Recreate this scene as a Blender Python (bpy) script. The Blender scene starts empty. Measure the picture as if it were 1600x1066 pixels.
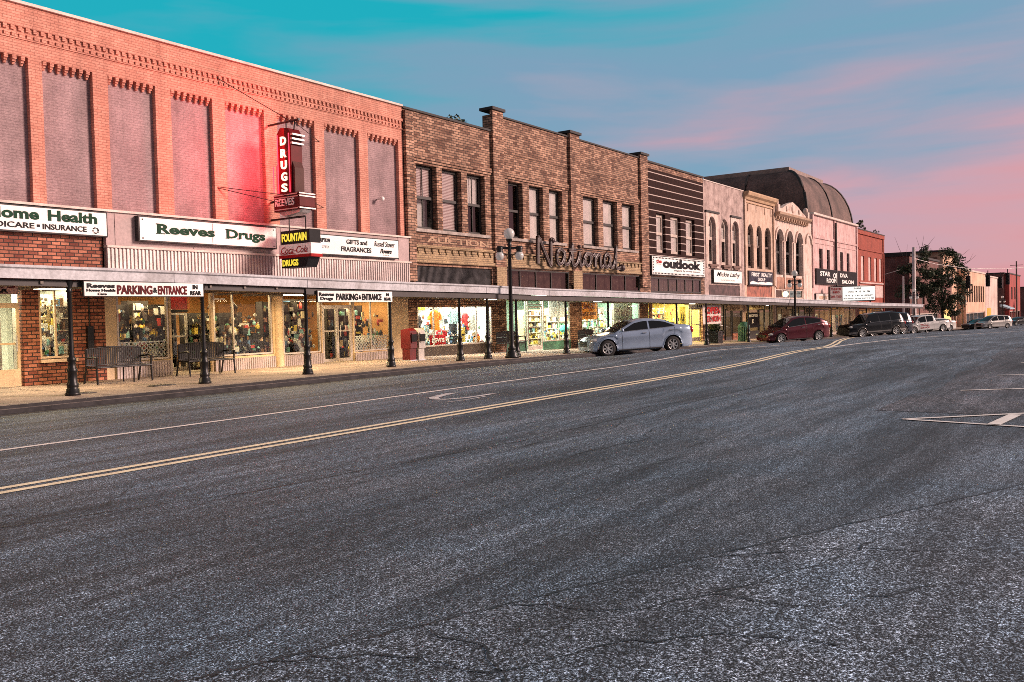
import bpy, math, random
from mathutils import Vector, Matrix
R = random.Random(11)
SC = bpy.context.scene
COL = SC.collection
# ------------------------------------------------------------------ camera
CAM_H = 1.6
yaw, pit, rol = 0.6126, 0.0292, -0.0241
F = Vector((math.cos(yaw)*math.cos(pit), math.sin(yaw)*math.cos(pit), -math.sin(pit)))
Rt = Vector((math.sin(yaw), -math.cos(yaw), 0)); Up = Rt.cross(F)
R2 = Rt*math.cos(rol)+Up*math.sin(rol); U2 = -Rt*math.sin(rol)+Up*math.cos(rol)
cd = bpy.data.cameras.new('camera'); cam = bpy.data.objects.new('camera', cd); COL.objects.link(cam)
cd.sensor_width = 36; cd.lens = 1361.97/1600*36; cd.clip_end = 3000; cd.clip_start = .05
m = Matrix((R2, U2, -F)).transposed().to_4x4(); m.translation = (0, 0, CAM_H); cam.matrix_world = m
SC.camera = cam
SC.view_settings.view_transform = 'Standard'; SC.view_settings.look = 'None'
SC.view_settings.exposure = 0.80; SC.view_settings.gamma = 1.0
SC.cycles.use_denoising = False
SC.cycles.filter_width = 0.9
SC.cycles.max_bounces = 6; SC.cycles.transparent_max_bounces = 12
SC.cycles.sample_clamp_indirect = 4.0
# ------------------------------------------------------------------ world: dusk sky, teal overhead fading to pink down the street
W = bpy.data.worlds.new('World'); SC.world = W; W.use_nodes = True
nt = W.node_tree; N = nt.nodes; N.clear()
def nd(t, **k):
    n = N.new(t)
    for a, b in k.items(): setattr(n, a, b)
    return n
def lk(a, b): nt.links.new(a, b)
def mth(op, a, b=None, c=None):
    n = nd('ShaderNodeMath', operation=op)
    for i, v in enumerate((a, b, c)):
        if v is None: continue
        if isinstance(v, (int, float)): n.inputs[i].default_value = v
        else: lk(v, n.inputs[i])
    return n.outputs[0]
tc = nd('ShaderNodeTexCoord')
def vdot(vec):
    n = nd('ShaderNodeVectorMath', operation='DOT_PRODUCT'); lk(tc.outputs['Generated'], n.inputs[0]); n.inputs[1].default_value = vec
    return n.outputs['Value']
az = vdot((Rt.x, Rt.y, 0)); sep = nd('ShaderNodeSeparateXYZ'); lk(tc.outputs['Generated'], sep.inputs[0]); el = sep.outputs['Z']
SKYOFF = (4.4, 8.8, 6.6)
def streak(scale, rot, sc3, det):
    mp = nd('ShaderNodeMapping'); lk(tc.outputs['Generated'], mp.inputs[0]); mp.inputs['Rotation'].default_value = rot; mp.inputs['Scale'].default_value = sc3; mp.inputs['Location'].default_value = SKYOFF
    n = nd('ShaderNodeTexNoise'); lk(mp.outputs[0], n.inputs['Vector']); n.inputs['Scale'].default_value = scale; n.inputs['Detail'].default_value = det
    n.inputs['Distortion'].default_value = .35
    return n.outputs['Fac']
n1 = streak(1.7, (0.10, -0.20, 0.0), (1.0, 1.0, 5.0), 3)
n2 = streak(2.6, (0.10, -0.20, 0.0), (1.0, 1.0, 8.0), 5)
nz = mth('ADD', mth('MULTIPLY', mth('SUBTRACT', n1, .5), .75), mth('MULTIPLY', mth('SUBTRACT', n2, .5), 1.5))
fade = nd('ShaderNodeMapRange', interpolation_type='SMOOTHSTEP'); lk(el, fade.inputs[0]); fade.inputs[1].default_value = .0; fade.inputs[2].default_value = .15; fade.inputs[3].default_value = .25
nz = mth('MULTIPLY', nz, fade.outputs[0])
u = mth('ADD', mth('SUBTRACT', mth('MULTIPLY', az, .92), mth('MULTIPLY', el, 2.8)), nz)
u01 = mth('MULTIPLY_ADD', u, 1/1.7, 1.17/1.7)       # u=-.96 -> 0, u=.64 -> 1
cr = nd('ShaderNodeValToRGB'); lk(u01, cr.inputs[0]); e = cr.color_ramp
stops = [(0.0, (0.0, .36, .44)), (.04, (.015, .355, .44)), (.16, (.085, .33, .43)), (.28, (.15, .31, .42)), (.42, (.17, .30, .42)), (.53, (.25, .305, .41)), (.63, (.36, .30, .385)), (.72, (.50, .295, .355)), (.82, (.57, .275, .315)), (.91, (.60, .235, .27)), (1.0, (.58, .20, .23))]
e.elements[0].position = 0; e.elements[0].color = stops[0][1]+(1,)
e.elements[1].position = 1; e.elements[1].color = stops[-1][1]+(1,)
for p_, c_ in stops[1:-1]:
    q = e.elements.new(p_); q.color = c_+(1,)
sky = nd('ShaderNodeTexSky', sky_type='NISHITA'); sky.sun_disc = False
sky.sun_elevation = math.radians(24); sky.sun_rotation = math.radians(150)
skb = nd('ShaderNodeBackground'); lk(sky.outputs[0], skb.inputs[0]); skb.inputs[1].default_value = 0.006
# mauve grey put into the unseen sky overhead and behind for neutral fill
up = nd('ShaderNodeMapRange', interpolation_type='SMOOTHSTEP'); lk(el, up.inputs[0]); up.inputs[1].default_value = .42; up.inputs[2].default_value = .75
bk = nd('ShaderNodeMapRange', interpolation_type='SMOOTHSTEP'); lk(vdot((-F.x, -F.y, 0)), bk.inputs[0]); bk.inputs[1].default_value = -.45; bk.inputs[2].default_value = .3
mk = mth('MAXIMUM', up.outputs[0], bk.outputs[0])
mx = nd('ShaderNodeMix', data_type='RGBA'); lk(mk, mx.inputs[0]); lk(cr.outputs[0], mx.inputs[6]); mx.inputs[7].default_value = (.20, .175, .195, 1)
bg = nd('ShaderNodeBackground'); lk(mx.outputs[2], bg.inputs[0]); bg.inputs[1].default_value = 0.64
ad = nd('ShaderNodeAddShader'); lk(bg.outputs[0], ad.inputs[0]); lk(skb.outputs[0], ad.inputs[1])
wo = nd('ShaderNodeOutputWorld'); lk(ad.outputs[0], wo.inputs[0])
# soft afterglow from behind the camera, over the right shoulder
sd = bpy.data.lights.new('sun', 'SUN'); so = bpy.data.objects.new('sun', sd); COL.objects.link(so)
sd.energy = 3.1; sd.angle = math.radians(16); sd.color = (1.0, .72, .62)
so.rotation_euler = Vector((-0.50, 0.80, -0.36)).to_track_quat('-Z', 'Y').to_euler()
# ------------------------------------------------------------------ materials
MATS = {}
class NT:
    def __init__(s, name):
        s.m = bpy.data.materials.new(name); s.m.use_nodes = True; s.t = s.m.node_tree; s.n = s.t.nodes
        s.b = s.n['Principled BSDF']; s.o = s.n['Material Output']
        s.co = s.n.new('ShaderNodeTexCoord').outputs['Object']
    def node(s, t, **k):
        n = s.n.new(t)
        for a, b in k.items(): setattr(n, a, b)
        return n
    def l(s, a, b): s.t.links.new(a, b)
    def map(s, sc=(1, 1, 1), rot=(0, 0, 0), src=None):
        n = s.node('ShaderNodeMapping'); s.l(src or s.co, n.inputs[0]); n.inputs['Scale'].default_value = sc; n.inputs['Rotation'].default_value = rot
        return n.outputs[0]
    def noise(s, scale, det=3, rough=.55, vec=None, dist=0):
        n = s.node('ShaderNodeTexNoise'); s.l(vec or s.co, n.inputs['Vector'])
        n.inputs['Scale'].default_value = scale; n.inputs['Detail'].default_value = det; n.inputs['Roughness'].default_value = rough; n.inputs['Distortion'].default_value = dist
        return n.outputs['Fac']
    def ramp(s, fac, st):
        n = s.node('ShaderNodeValToRGB'); s.l(fac, n.inputs[0]); e = n.color_ramp
        st = [(p, (c,)*3 if isinstance(c, (int, float)) else c) for p, c in st]
        e.elements[0].position = st[0][0]; e.elements[0].color = tuple(st[0][1])+(1,)
        e.elements[1].position = st[-1][0]; e.elements[1].color = tuple(st[-1][1])+(1,)
        for p, c in st[1:-1]:
            q = e.elements.new(p); q.color = tuple(c)+(1,)
        return n.outputs[0]
    def mix(s, a, b, f=1.0, mode='MIX'):
        n = s.node('ShaderNodeMix', data_type='RGBA', blend_type=mode)
        for v, i in ((f, 0), (a, 6), (b, 7)):
            if isinstance(v, (int, float)): n.inputs[i].default_value = v
            elif isinstance(v, tuple): n.inputs[i].default_value = v+(1,)
            else: s.l(v, n.inputs[i])
        return n.outputs[2]
    def bump(s, h, st=.5, d=.02):
        n = s.node('ShaderNodeBump'); s.l(h, n.inputs['Height']); n.inputs['Strength'].default_value = st; n.inputs['Distance'].default_value = d
        s.l(n.outputs[0], s.b.inputs['Normal'])
    def fin(s, col=None, rough=.6, metal=0, spec=None):
        if col is not None:
            if isinstance(col, tuple): s.b.inputs['Base Color'].default_value = col+(1,)
            else: s.l(col, s.b.inputs['Base Color'])
        s.b.inputs['Roughness'].default_value = rough; s.b.inputs['Metallic'].default_value = metal
        if spec is not None: s.b.inputs['Specular IOR Level'].default_value = spec
        return s.m
def plain(name, col, rough=.6, metal=0, var=.25, scale=2.2, bump=0, bscale=40, spec=None, fine=.15):
    if name in MATS: return MATS[name]
    if spec is None and name.startswith('sign_'): spec = .12
    t = NT(name)
    a = t.ramp(t.noise(scale, 5), [(.3, tuple(c*(1-var) for c in col)), (.7, tuple(min(1, c*(1+var)) for c in col))])
    if fine:
        g = t.ramp(t.noise(scale*14, 2), [(.3, 1-fine), (.7, 1+fine)])
        a = t.mix(a, g, 1, 'MULTIPLY')
    if bump: t.bump(t.noise(bscale, 3), bump, .01)
    MATS[name] = t.fin(a, rough, metal, spec); return MATS[name]
def emit(name, col, st):
    if name in MATS: return MATS[name]
    t = NT(name); t.b.inputs['Emission Color'].default_value = col+(1,); t.b.inputs['Emission Strength'].default_value = st
    MATS[name] = t.fin(col, .5); t.m.cycles.emission_sampling = 'NONE'; return MATS[name]
def brick(name, c1, c2, mortar, bw=.23, rh=.085, ms=.011, dirt=.35, rough=.85, vscale=.7, patch=None):
    t = NT(name)
    sp = t.node('ShaderNodeSeparateXYZ'); t.l(t.co, sp.inputs[0])
    ad = t.node('ShaderNodeMath', operation='ADD'); t.l(sp.outputs[0], ad.inputs[0]); t.l(sp.outputs[1], ad.inputs[1])
    cb = t.node('ShaderNodeCombineXYZ'); t.l(ad.outputs[0], cb.inputs[0]); t.l(sp.outputs[2], cb.inputs[1])
    def bt(a, b, mo, bias=0):
        k = t.node('ShaderNodeTexBrick'); t.l(cb.outputs[0], k.inputs['Vector']); k.inputs['Scale'].default_value = 1
        k.inputs['Brick Width'].default_value = bw; k.inputs['Row Height'].default_value = rh; k.inputs['Mortar Size'].default_value = ms
        k.inputs['Mortar Smooth'].default_value = .2; k.inputs['Bias'].default_value = bias
        for i, c in zip(('Color1', 'Color2', 'Mortar'), (a, b, mo)): k.inputs[i].default_value = c+(1,)
        return k
    k = bt(c1, c2, mortar)
    col = k.outputs['Color']
    d = t.ramp(t.noise(vscale, 6, .65), [(.28, 1-dirt), (.72, 1+dirt*.6)])
    col = t.mix(col, d, 1, 'MULTIPLY')
    st = t.ramp(t.noise(1.0, 4, .6, t.map((3.2, 3.2, .35))), [(.3, .82), (.65, 1.12)])      # rain streaks
    col = t.mix(col, st, 1, 'MULTIPLY')
    g = t.ramp(t.noise(22, 2, .6, t.map((1, 1, 2.6))), [(.3, .72), (.7, 1.28)])
    col = t.mix(col, g, 1, 'MULTIPLY')
    if patch:
        pm = t.ramp(t.noise(patch[1], 4, .6), [(patch[2], 0), (patch[2]+.08, 1)])
        col = t.mix(col, t.mix(patch[0], g, 1, 'MULTIPLY'), pm)
    inv = t.node('ShaderNodeMath', operation='SUBTRACT'); inv.inputs[0].default_value = 1; t.l(k.outputs['Fac'], inv.inputs[1])
    t.bump(inv.outputs[0], .6, .01)
    return t.fin(col, rough)
def glass(name, tint=(.9, .95, .95), refl=.10, rough=.02):
    t = NT(name); t.n.remove(t.b)
    tr = t.node('ShaderNodeBsdfTransparent'); tr.inputs[0].default_value = tint+(1,)
    gl = t.node('ShaderNodeBsdfGlossy'); gl.inputs['Roughness'].default_value = rough
    lw = t.node('ShaderNodeFresnel'); lw.inputs[0].default_value = 1.5
    a = t.node('ShaderNodeMath', operation='ADD'); t.l(lw.outputs[0], a.inputs[0]); a.inputs[1].default_value = refl; a.use_clamp = True
    mx = t.node('ShaderNodeMixShader'); t.l(a.outputs[0], mx.inputs[0]); t.l(tr.outputs[0], mx.inputs[1]); t.l(gl.outputs[0], mx.inputs[2])
    t.l(mx.outputs[0], t.o.inputs[0]); return t.m
def asphalt(name, lo, hi, tone=(1, 1, 1), grain=95, big=.35):
    t = NT(name)
    g1 = t.ramp(t.noise(grain, 2, .85), [(.41, lo*.06), (.49, lo*.8), (.55, hi), (.63, hi*3.6)])
    g2 = t.ramp(t.noise(grain*.38, 3, .75), [(.38, .25), (.5, .85), (.63, 2.0)])
    g3 = t.ramp(t.noise(grain*.12, 3, .7), [(.35, .55), (.65, 1.45)])
    b1 = t.ramp(t.noise(.5, 6, .65, t.map((.22, 1.5, 1), (0, 0, .02))), [(.38, 1-big*1.15), (.5, 1), (.62, 1+big)])
    b2 = t.ramp(t.noise(2.2, 5, .65, t.map((.16, 1.5, 1))), [(.38, .60), (.6, 1.22)])
    col = t.mix(t.mix(t.mix(t.mix(g1, g2, 1, 'MULTIPLY'), g3, 1, 'MULTIPLY'), b1, 1, 'MULTIPLY'), b2, 1, 'MULTIPLY')
    tint = t.ramp(t.noise(.9, 3), [(.35, (tone[0]*.95, tone[1], tone[2]*1.1)), (.65, (tone[0]*1.08, tone[1]*.98, tone[2]))])
    col = t.mix(col, tint, 1, 'MULTIPLY')
    v = t.node('ShaderNodeTexVoronoi', feature='DISTANCE_TO_EDGE')
    wv = t.node('ShaderNodeMix', data_type='VECTOR'); wv.inputs[0].default_value = .12
    nn = t.node('ShaderNodeTexNoise'); t.l(t.co, nn.inputs['Vector']); nn.inputs['Scale'].default_value = 3.0; nn.inputs['Detail'].default_value = 4
    t.l(t.co, wv.inputs[4]); t.l(nn.outputs['Color'], wv.inputs[5]); t.l(wv.outputs[1], v.inputs['Vector']); v.inputs['Scale'].default_value = .42
    ck = t.ramp(v.outputs['Distance'], [(.002, .35), (.006, 1)])
    msk = t.ramp(t.noise(.6, 2), [(.5, 0), (.58, 1)])
    col = t.mix(col, t.mix(col, ck, 1, 'MULTIPLY'), msk)
    t.bump(t.noise(grain*.7, 3, .7), .5, .012)
    return t.fin(col, .72, 0, .5)
# ------------------------------------------------------------------ mesh builder
WL = {}
def bxs(name, mat, parent, *bs):
    for q in bs: k = MB(); k.box(*q); k.build(name, mat, parent)
class MB:
    def __init__(s): s.v = []; s.f = []; s.mi = []; s.sm = []; s.m = 0; s.T = None; s.smooth = False
    def add(s, vs, fs, smooth=None):
        o = len(s.v)
        if s.T: vs = [tuple(s.T @ Vector(p)) for p in vs]
        s.v += [tuple(p) for p in vs]
        for f in fs: s.f.append(tuple(i+o for i in f)); s.mi.append(s.m); s.sm.append(s.smooth if smooth is None else smooth)
    def quad(s, a, b, c, d): s.add([a, b, c, d], [(0, 1, 2, 3)])
    def poly(s, p): s.add(p, [tuple(range(len(p)))])
    def box(s, x0, x1, y0, y1, z0, z1):
        s.add([(x0, y0, z0), (x1, y0, z0), (x1, y1, z0), (x0, y1, z0), (x0, y0, z1), (x1, y0, z1), (x1, y1, z1), (x0, y1, z1)],
              [(0, 3, 2, 1), (4, 5, 6, 7), (0, 1, 5, 4), (1, 2, 6, 5), (2, 3, 7, 6), (3, 0, 4, 7)], False)
    def prism(s, pts, axis, a, b):          # 2-D outline swept along an axis ('y': pts are x,z ; 'x': pts are y,z ; 'z': pts are x,y)
        def P(p, t): return (p[0], t, p[1]) if axis == 'y' else (t, p[0], p[1]) if axis == 'x' else (p[0], p[1], t)
        n = len(pts); vs = [P(p, a) for p in pts]+[P(p, b) for p in pts]
        s.add(vs, [tuple(range(n))[::-1], tuple(range(n, 2*n))]+[(i, (i+1) % n, n+(i+1) % n, n+i) for i in range(n)], False)
    def tube(s, pts, r, seg=6, caps=True):
        pts = [Vector(p) for p in pts]; rs = r if isinstance(r, (list, tuple)) else [r]*len(pts)
        vs = []; up = Vector((0, 0, 1))
        for i, p in enumerate(pts):
            d = (pts[min(i+1, len(pts)-1)]-pts[max(i-1, 0)]).normalized()
            a = d.cross(up if abs(d.z) < .9 else Vector((1, 0, 0))).normalized(); b = d.cross(a)
            vs += [p+(a*math.cos(2*math.pi*k/seg)+b*math.sin(2*math.pi*k/seg))*rs[i] for k in range(seg)]
        fs = [(i*seg+k, i*seg+(k+1) % seg, (i+1)*seg+(k+1) % seg, (i+1)*seg+k) for i in range(len(pts)-1) for k in range(seg)]
        s.add(vs, fs, True)
        if caps: s.add(vs[:seg], [tuple(range(seg))]); s.add(vs[-seg:], [tuple(range(seg))[::-1]])
    def lathe(s, prof, c=(0, 0, 0), seg=16, smooth=True, M=None):     # prof: (r, z)
        vs = []
        for r, z in prof:
            for k in range(seg):
                a = 2*math.pi*k/seg; p = Vector((r*math.cos(a), r*math.sin(a), z))
                if M: p = M @ p
                vs.append((p[0]+c[0], p[1]+c[1], p[2]+c[2]))
        s.add(vs, [(i*seg+k, i*seg+(k+1) % seg, (i+1)*seg+(k+1) % seg, (i+1)*seg+k) for i in range(len(prof)-1) for k in range(seg)], smooth)
    def ball(s, c, rx, ry=None, rz=None, seg=14, rings=8):
        ry = ry or rx; rz = rz or rx
        vs = []
        for i in range(rings+1):
            t = math.pi*i/rings
            for k in range(seg):
                a = 2*math.pi*k/seg; vs.append((c[0]+rx*math.sin(t)*math.cos(a), c[1]+ry*math.sin(t)*math.sin(a), c[2]+rz*math.cos(t)))
        s.add(vs, [(i*seg+k, i*seg+(k+1) % seg, (i+1)*seg+(k+1) % seg, (i+1)*seg+k) for i in range(rings) for k in range(seg)], True)
    def loft(s, secs, seg=14, caps=True):   # secs: (x, y, z, rx, ry) horizontal ellipses
        vs = []
        for (x, y, z, rx, ry) in secs:
            vs += [(x+rx*math.cos(2*math.pi*k/seg), y+ry*math.sin(2*math.pi*k/seg), z) for k in range(seg)]
        n = len(secs)
        s.add(vs, [(i*seg+k, i*seg+(k+1) % seg, (i+1)*seg+(k+1) % seg, (i+1)*seg+k) for i in range(n-1) for k in range(seg)], True)
        if caps: s.add(vs[:seg], [tuple(range(seg))[::-1]]); s.add(vs[-seg:], [tuple(range(seg))])
    def facade(s, x0, x1, z0, z1, y, holes=(), depth=.2):
        """front sheet facing -Y with real openings; a hole is (xa, xb, za, zb[, 'arch'])"""
        xs = sorted({x0, x1, *[h[0] for h in holes], *[h[1] for h in holes]}); zs = sorted({z0, z1, *[h[2] for h in holes], *[h[3] for h in holes]})
        xs = [x for x in xs if x0 <= x <= x1]; zs = [z for z in zs if z0 <= z <= z1]
        for i in range(len(xs)-1):
            for j in range(len(zs)-1):
                cx, cz = (xs[i]+xs[i+1])/2, (zs[j]+zs[j+1])/2
                if any(h[0] < cx < h[1] and h[2] < cz < h[3] for h in holes): continue
                s.quad((xs[i], y, zs[j]), (xs[i+1], y, zs[j]), (xs[i+1], y, zs[j+1]), (xs[i], y, zs[j+1]))
        for h in holes:
            a, b, c, d = h[:4]; Y = y+depth
            arch = len(h) > 4; r = (b-a)/2; zt = d-r if arch else d
            s.quad((a, y, c), (a, Y, c), (a, Y, zt), (a, y, zt)); s.quad((b, y, c), (b, y, zt), (b, Y, zt), (b, Y, c))
            s.quad((a, y, c), (b, y, c), (b, Y, c), (a, Y, c))
            if not arch: s.quad((a, y, d), (a, Y, d), (b, Y, d), (b, y, d))
            else:
                n = 12; P = [(a+r-r*math.cos(math.pi*k/n), zt+r*math.sin(math.pi*k/n)) for k in range(n+1)]
                for k in range(n):
                    p, q = P[k], P[k+1]
                    s.quad((p[0], y, p[1]), (q[0], y, q[1]), (q[0], y, d), (p[0], y, d))
                    s.quad((p[0], y, p[1]), (p[0], Y, p[1]), (q[0], Y, q[1]), (q[0], y, q[1]))
    def build(s, name, mats, parent=None, origin=None, local=False):
        if not isinstance(mats, (list, tuple)): mats = [mats]
        me = bpy.data.meshes.new(name)
        off = (0, 0, 0) if local else tuple(origin) if origin else WL.get(parent.name, (0, 0, 0)) if parent else (0, 0, 0)
        me.from_pydata([(a-off[0], b-off[1], c-off[2]) for a, b, c in s.v], [], s.f)
        for mm in mats: me.materials.append(mm)
        me.polygons.foreach_set('material_index', s.mi); me.polygons.foreach_set('use_smooth', s.sm)
        me.update()
        o = bpy.data.objects.new(name, me); COL.objects.link(o)
        if parent: o.parent = parent
        elif origin: o.location = origin
        WL[o.name] = off
        return o
def tag(o, label=None, cat=None, group=None, kind=None):
    if label: o['label'] = label
    if cat: o['category'] = cat
    if group: o['group'] = group
    if kind: o['kind'] = kind
    return o
def thing(name, loc, label, cat, group=None, rz=0):
    o = bpy.data.objects.new(name, None); COL.objects.link(o); o.location = loc; o.rotation_euler = (0, 0, rz)
    o.empty_display_size = .2; WL[o.name] = tuple(loc)
    return tag(o, label, cat, group)
def copy_tree(o, parent=None):
    c = o.copy(); COL.objects.link(c)
    if parent: c.parent = parent
    WL[c.name] = WL.get(o.name, (0, 0, 0))
    for ch in [x for x in o.children]: copy_tree(ch, c)
    return c
def one(name, fn, mat, parent, **k):
    b = MB(); fn(b); return b.build(name, mat, parent, **k)
DG = None
def text(b, s, P0, w, h, face='y', bold=.0, shear=0, ext=.012, cx=False):
    """writes s into mesh builder b: lower-left corner P0, fitted to width w and height h. face 'y': read from the street; 'x': read from up the street"""
    cu = bpy.data.curves.new('t', 'FONT'); cu.body = s; cu.size = 1; cu.offset = bold; cu.shear = shear; cu.resolution_u = 3; cu.fill_mode = 'FRONT'; cu.extrude = .0
    ob = bpy.data.objects.new('t', cu); COL.objects.link(ob)
    dg = bpy.context.evaluated_depsgraph_get(); me = bpy.data.meshes.new_from_object(ob.evaluated_get(dg))
    vs = [v.co.copy() for v in me.vertices]; fs = [tuple(p.vertices) for p in me.polygons]
    bpy.data.objects.remove(ob); bpy.data.curves.remove(cu); bpy.data.meshes.remove(me)
    if not vs: return
    x0 = min(v.x for v in vs); x1 = max(v.x for v in vs); y0 = min(v.y for v in vs); y1 = max(v.y for v in vs)
    sx = w/(x1-x0); sy = h/(y1-y0)
    def P(v, e):
        a = (v.x-x0)*sx; c = (v.y-y0)*sy
        if face == 'y': return (P0[0]+a, P0[1]-e, P0[2]+c)
        if face == 'x': return (P0[0]-e, P0[1]-a, P0[2]+c)
        ux, uy = face       # direction of reading in plan
        return (P0[0]+a*ux+e*uy, P0[1]+a*uy-e*ux, P0[2]+c)
    # front plus a skirt along boundary edges
    from collections import Counter
    ed = Counter()
    for f in fs:
        for i in range(len(f)): ed[tuple(sorted((f[i], f[(i+1) % len(f)])))] += 1
    n = len(vs)
    b.add([P(v, ext) for v in vs]+[P(v, 0) for v in vs], fs+[(i, j, n+j, n+i) for (i, j), c in ed.items() if c == 1], False)
# ------------------------------------------------------------------ measurements of the place
D = 22.13                    # building line
DC = 17.9                    # outer edge of the canopy, where its posts stand
def g(s): 
    return 0.0 if s < 21 else -.0175*min(s-23, 140) if s > 25 else -.0175*(s-21)**2/8
def SIDE(s): return g(s)+.15
def ctop(s): return 2.80-.0118*(s-8)+.012*math.sin(s*.61)+.009*math.sin(s*1.7+1)
def g(s):
    return 0.0 if s < 21 else -.0168*min(s-23, 140) if s > 25 else -.0168*(s-21)**2/8
def sstep(a, b, x):
    t = max(0, min(1, (x-a)/(b-a))); return t*t*(3-2*t)
def kerb(s): return 16.93+.45*sstep(24, 29, s)
def crown(s, d): return .26*sstep(22, 32, s)*(1-.6*sstep(90, 160, s))*(sstep(17.4, 14.0, d) if d < 17.4 else 0)
def zr(s, d): return g(s)+crown(s, d)
SIDE = lambda s: g(s)+.15
# ------------------------------------------------------------------ materials used on the setting
M_asph = asphalt('asphalt', .050, .150, (.73, 1.0, 1.2), 84, .42)
M_patch = asphalt('asphalt_pale', .062, .20, (.75, 1.0, 1.19), 90, .38)
M_park = asphalt('asphalt_dark', .035, .11, (.86, .97, 1.08), 80, .55)
M_white = plain('road_paint_white', (.80, .77, .72), .7, var=.15, scale=6, fine=.25)
M_yel = plain('road_paint_yellow', (.90, .78, .54), .7, var=.15, scale=6, fine=.35)
M_worn = plain('road_paint_worn', (.55, .55, .55), .75, var=.4, scale=9, fine=.5)
M_crack = plain('crack_filler', (.018, .018, .02), .6)
M_conc = plain('concrete', (.30, .235, .19), .85, var=.3, scale=1.1, bump=.3, bscale=60, fine=.25)
M_kerb = plain('kerb_concrete', (.24, .20, .175), .85, var=.35, scale=2.0, bump=.3, fine=.3)
M_gutter = plain('gutter_dark', (.03, .028, .03), .9, var=.5, scale=5)  # dark tone for the gutter strip and both kerb risers
M_earth = plain('earth', (.09, .085, .08), .9)
ss = [-60, -30, -15, -5]+[i*1.0 for i in range(0, 60)]+[60+4*i for i in range(0, 30)]+[190, 220, 260, 320]
def strip(b, d0, d1, dz, s0=None, s1=None, fz=None, nd=1):
    S = [s for s in ss if (s0 is None or s > s0) and (s1 is None or s < s1)]
    if s0 is not None: S = [s0]+S
    if s1 is not None: S = S+[s1]
    f0 = d0 if callable(d0) else (lambda s: d0); f1 = d1 if callable(d1) else (lambda s: d1)
    z = fz or zr
    for a, c in zip(S, S[1:]):
        for k in range(nd):
            t0, t1 = k/nd, (k+1)/nd
            da0, da1 = f0(a)*(1-t0)+f1(a)*t0, f0(a)*(1-t1)+f1(a)*t1
            dc0, dc1 = f0(c)*(1-t0)+f1(c)*t0, f0(c)*(1-t1)+f1(c)*t1
            b.quad((a, da0, z(a, da0)+dz), (c, dc0, z(c, dc0)+dz), (c, dc1, z(c, dc1)+dz), (a, da1, z(a, da1)+dz))
b = MB()
b.quad((-900, -900, -3.2), (1500, -900, -3.2), (1500, 1200, -3.2), (-900, 1200, -3.2))
tag(b.build('ground', M_earth), kind='structure')
b = MB(); strip(b, -40, 10.0, 0); strip(b, 10.0, kerb, 0, nd=14); strip(b, 17.38, 60, 0, 103.5, 118.5, lambda s, d: g(s))
tag(b.build('road', M_asph), kind='structure')
# paler resurfaced apron in front of the camera, darker oily parking bays to the right
b = MB()
edge = [(-3, 5.6), (1.9, 3.62), (2.45, 3.36), (3.9, 2.78), (5.3, 2.22), (8.8, .74), (14, -1.4), (22, -4.6)]
for (x, y), (x2, y2) in zip(edge, edge[1:]): b.quad((x, y-14, .004), (x2, y2-14, .004), (x2, y2, .004), (x, y, .004))
tag(b.build('road_apron', M_patch), kind='structure')
b = MB()
strip(b, -6, lambda s: 3.05+.12*math.sin(s*.9)+.06*math.sin(s*2.3), .004, 14.2, 36)
tag(b.build('parking_bay', M_park), kind='structure')
# cracks
def ribbon(b, pts, w, dz=.006, z=zr):
    P = []
    for i, (x, y) in enumerate(pts):
        x0, y0 = pts[max(0, i-1)]; x1, y1 = pts[min(len(pts)-1, i+1)]
        dx, dy = x1-x0, y1-y0; l = math.hypot(dx, dy) or 1; ww = w(i) if callable(w) else w
        P.append(((x-dy/l*ww/2, y+dx/l*ww/2), (x+dy/l*ww/2, y-dx/l*ww/2)))
    for (a, c), (e, f) in zip(P, P[1:]):
        b.quad((c[0], c[1], z(*c)+dz), (f[0], f[1], z(*f)+dz), (e[0], e[1], z(*e)+dz), (a[0], a[1], z(*a)+dz))
def wob(pts, n, amp):
    out = []
    for (x, y), (x2, y2) in zip(pts, pts[1:]):
        for k in range(n):
            t = k/n; out.append((x+(x2-x)*t+R.uniform(-amp, amp), y+(y2-y)*t+R.uniform(-amp, amp)))
    return out+[pts[-1]]
b = MB()
rw = lambda lo, hi: (lambda i: R.uniform(lo, hi))
ribbon(b, wob(edge, 26, .012), rw(.006, .02), .009)
ribbon(b, wob([(3.3, 7.37), (5.25, 6.72), (9, 6.3), (16, 6.2), (26, 6.6)], 16, .03), rw(.008, .022))
for c in ([(2.6, 3.3), (3.0, 2.9), (3.1, 2.3), (3.7, 2.0)], [(3.9, 2.78), (4.1, 2.2), (4.6, 1.9), (4.7, 1.3), (5.4, .9)], [(3.35, 2.95), (3.3, 2.5), (2.9, 2.1)], [(4.6, 1.9), (5.6, 1.5), (6.4, 1.35)], [(3.7, 2.0), (4.1, 1.6), (4.2, 1.1)], [(5.3, 2.2), (5.9, 1.6), (6.2, .9)]):
    ribbon(b, wob(c, 7, .035), rw(.005, .015), .009)
for k in range(4):
    x = R.uniform(8, 16); y = R.uniform(5, 8.6); c = [(x, y)]
    for q in range(3): x += R.uniform(.6, 1.6); y += R.uniform(-.4, .4); c.append((x, y))
    ribbon(b, wob(c, 6, .05), rw(.006, .018))
tag(b.build('road_crack', M_crack), kind='structure')
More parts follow.
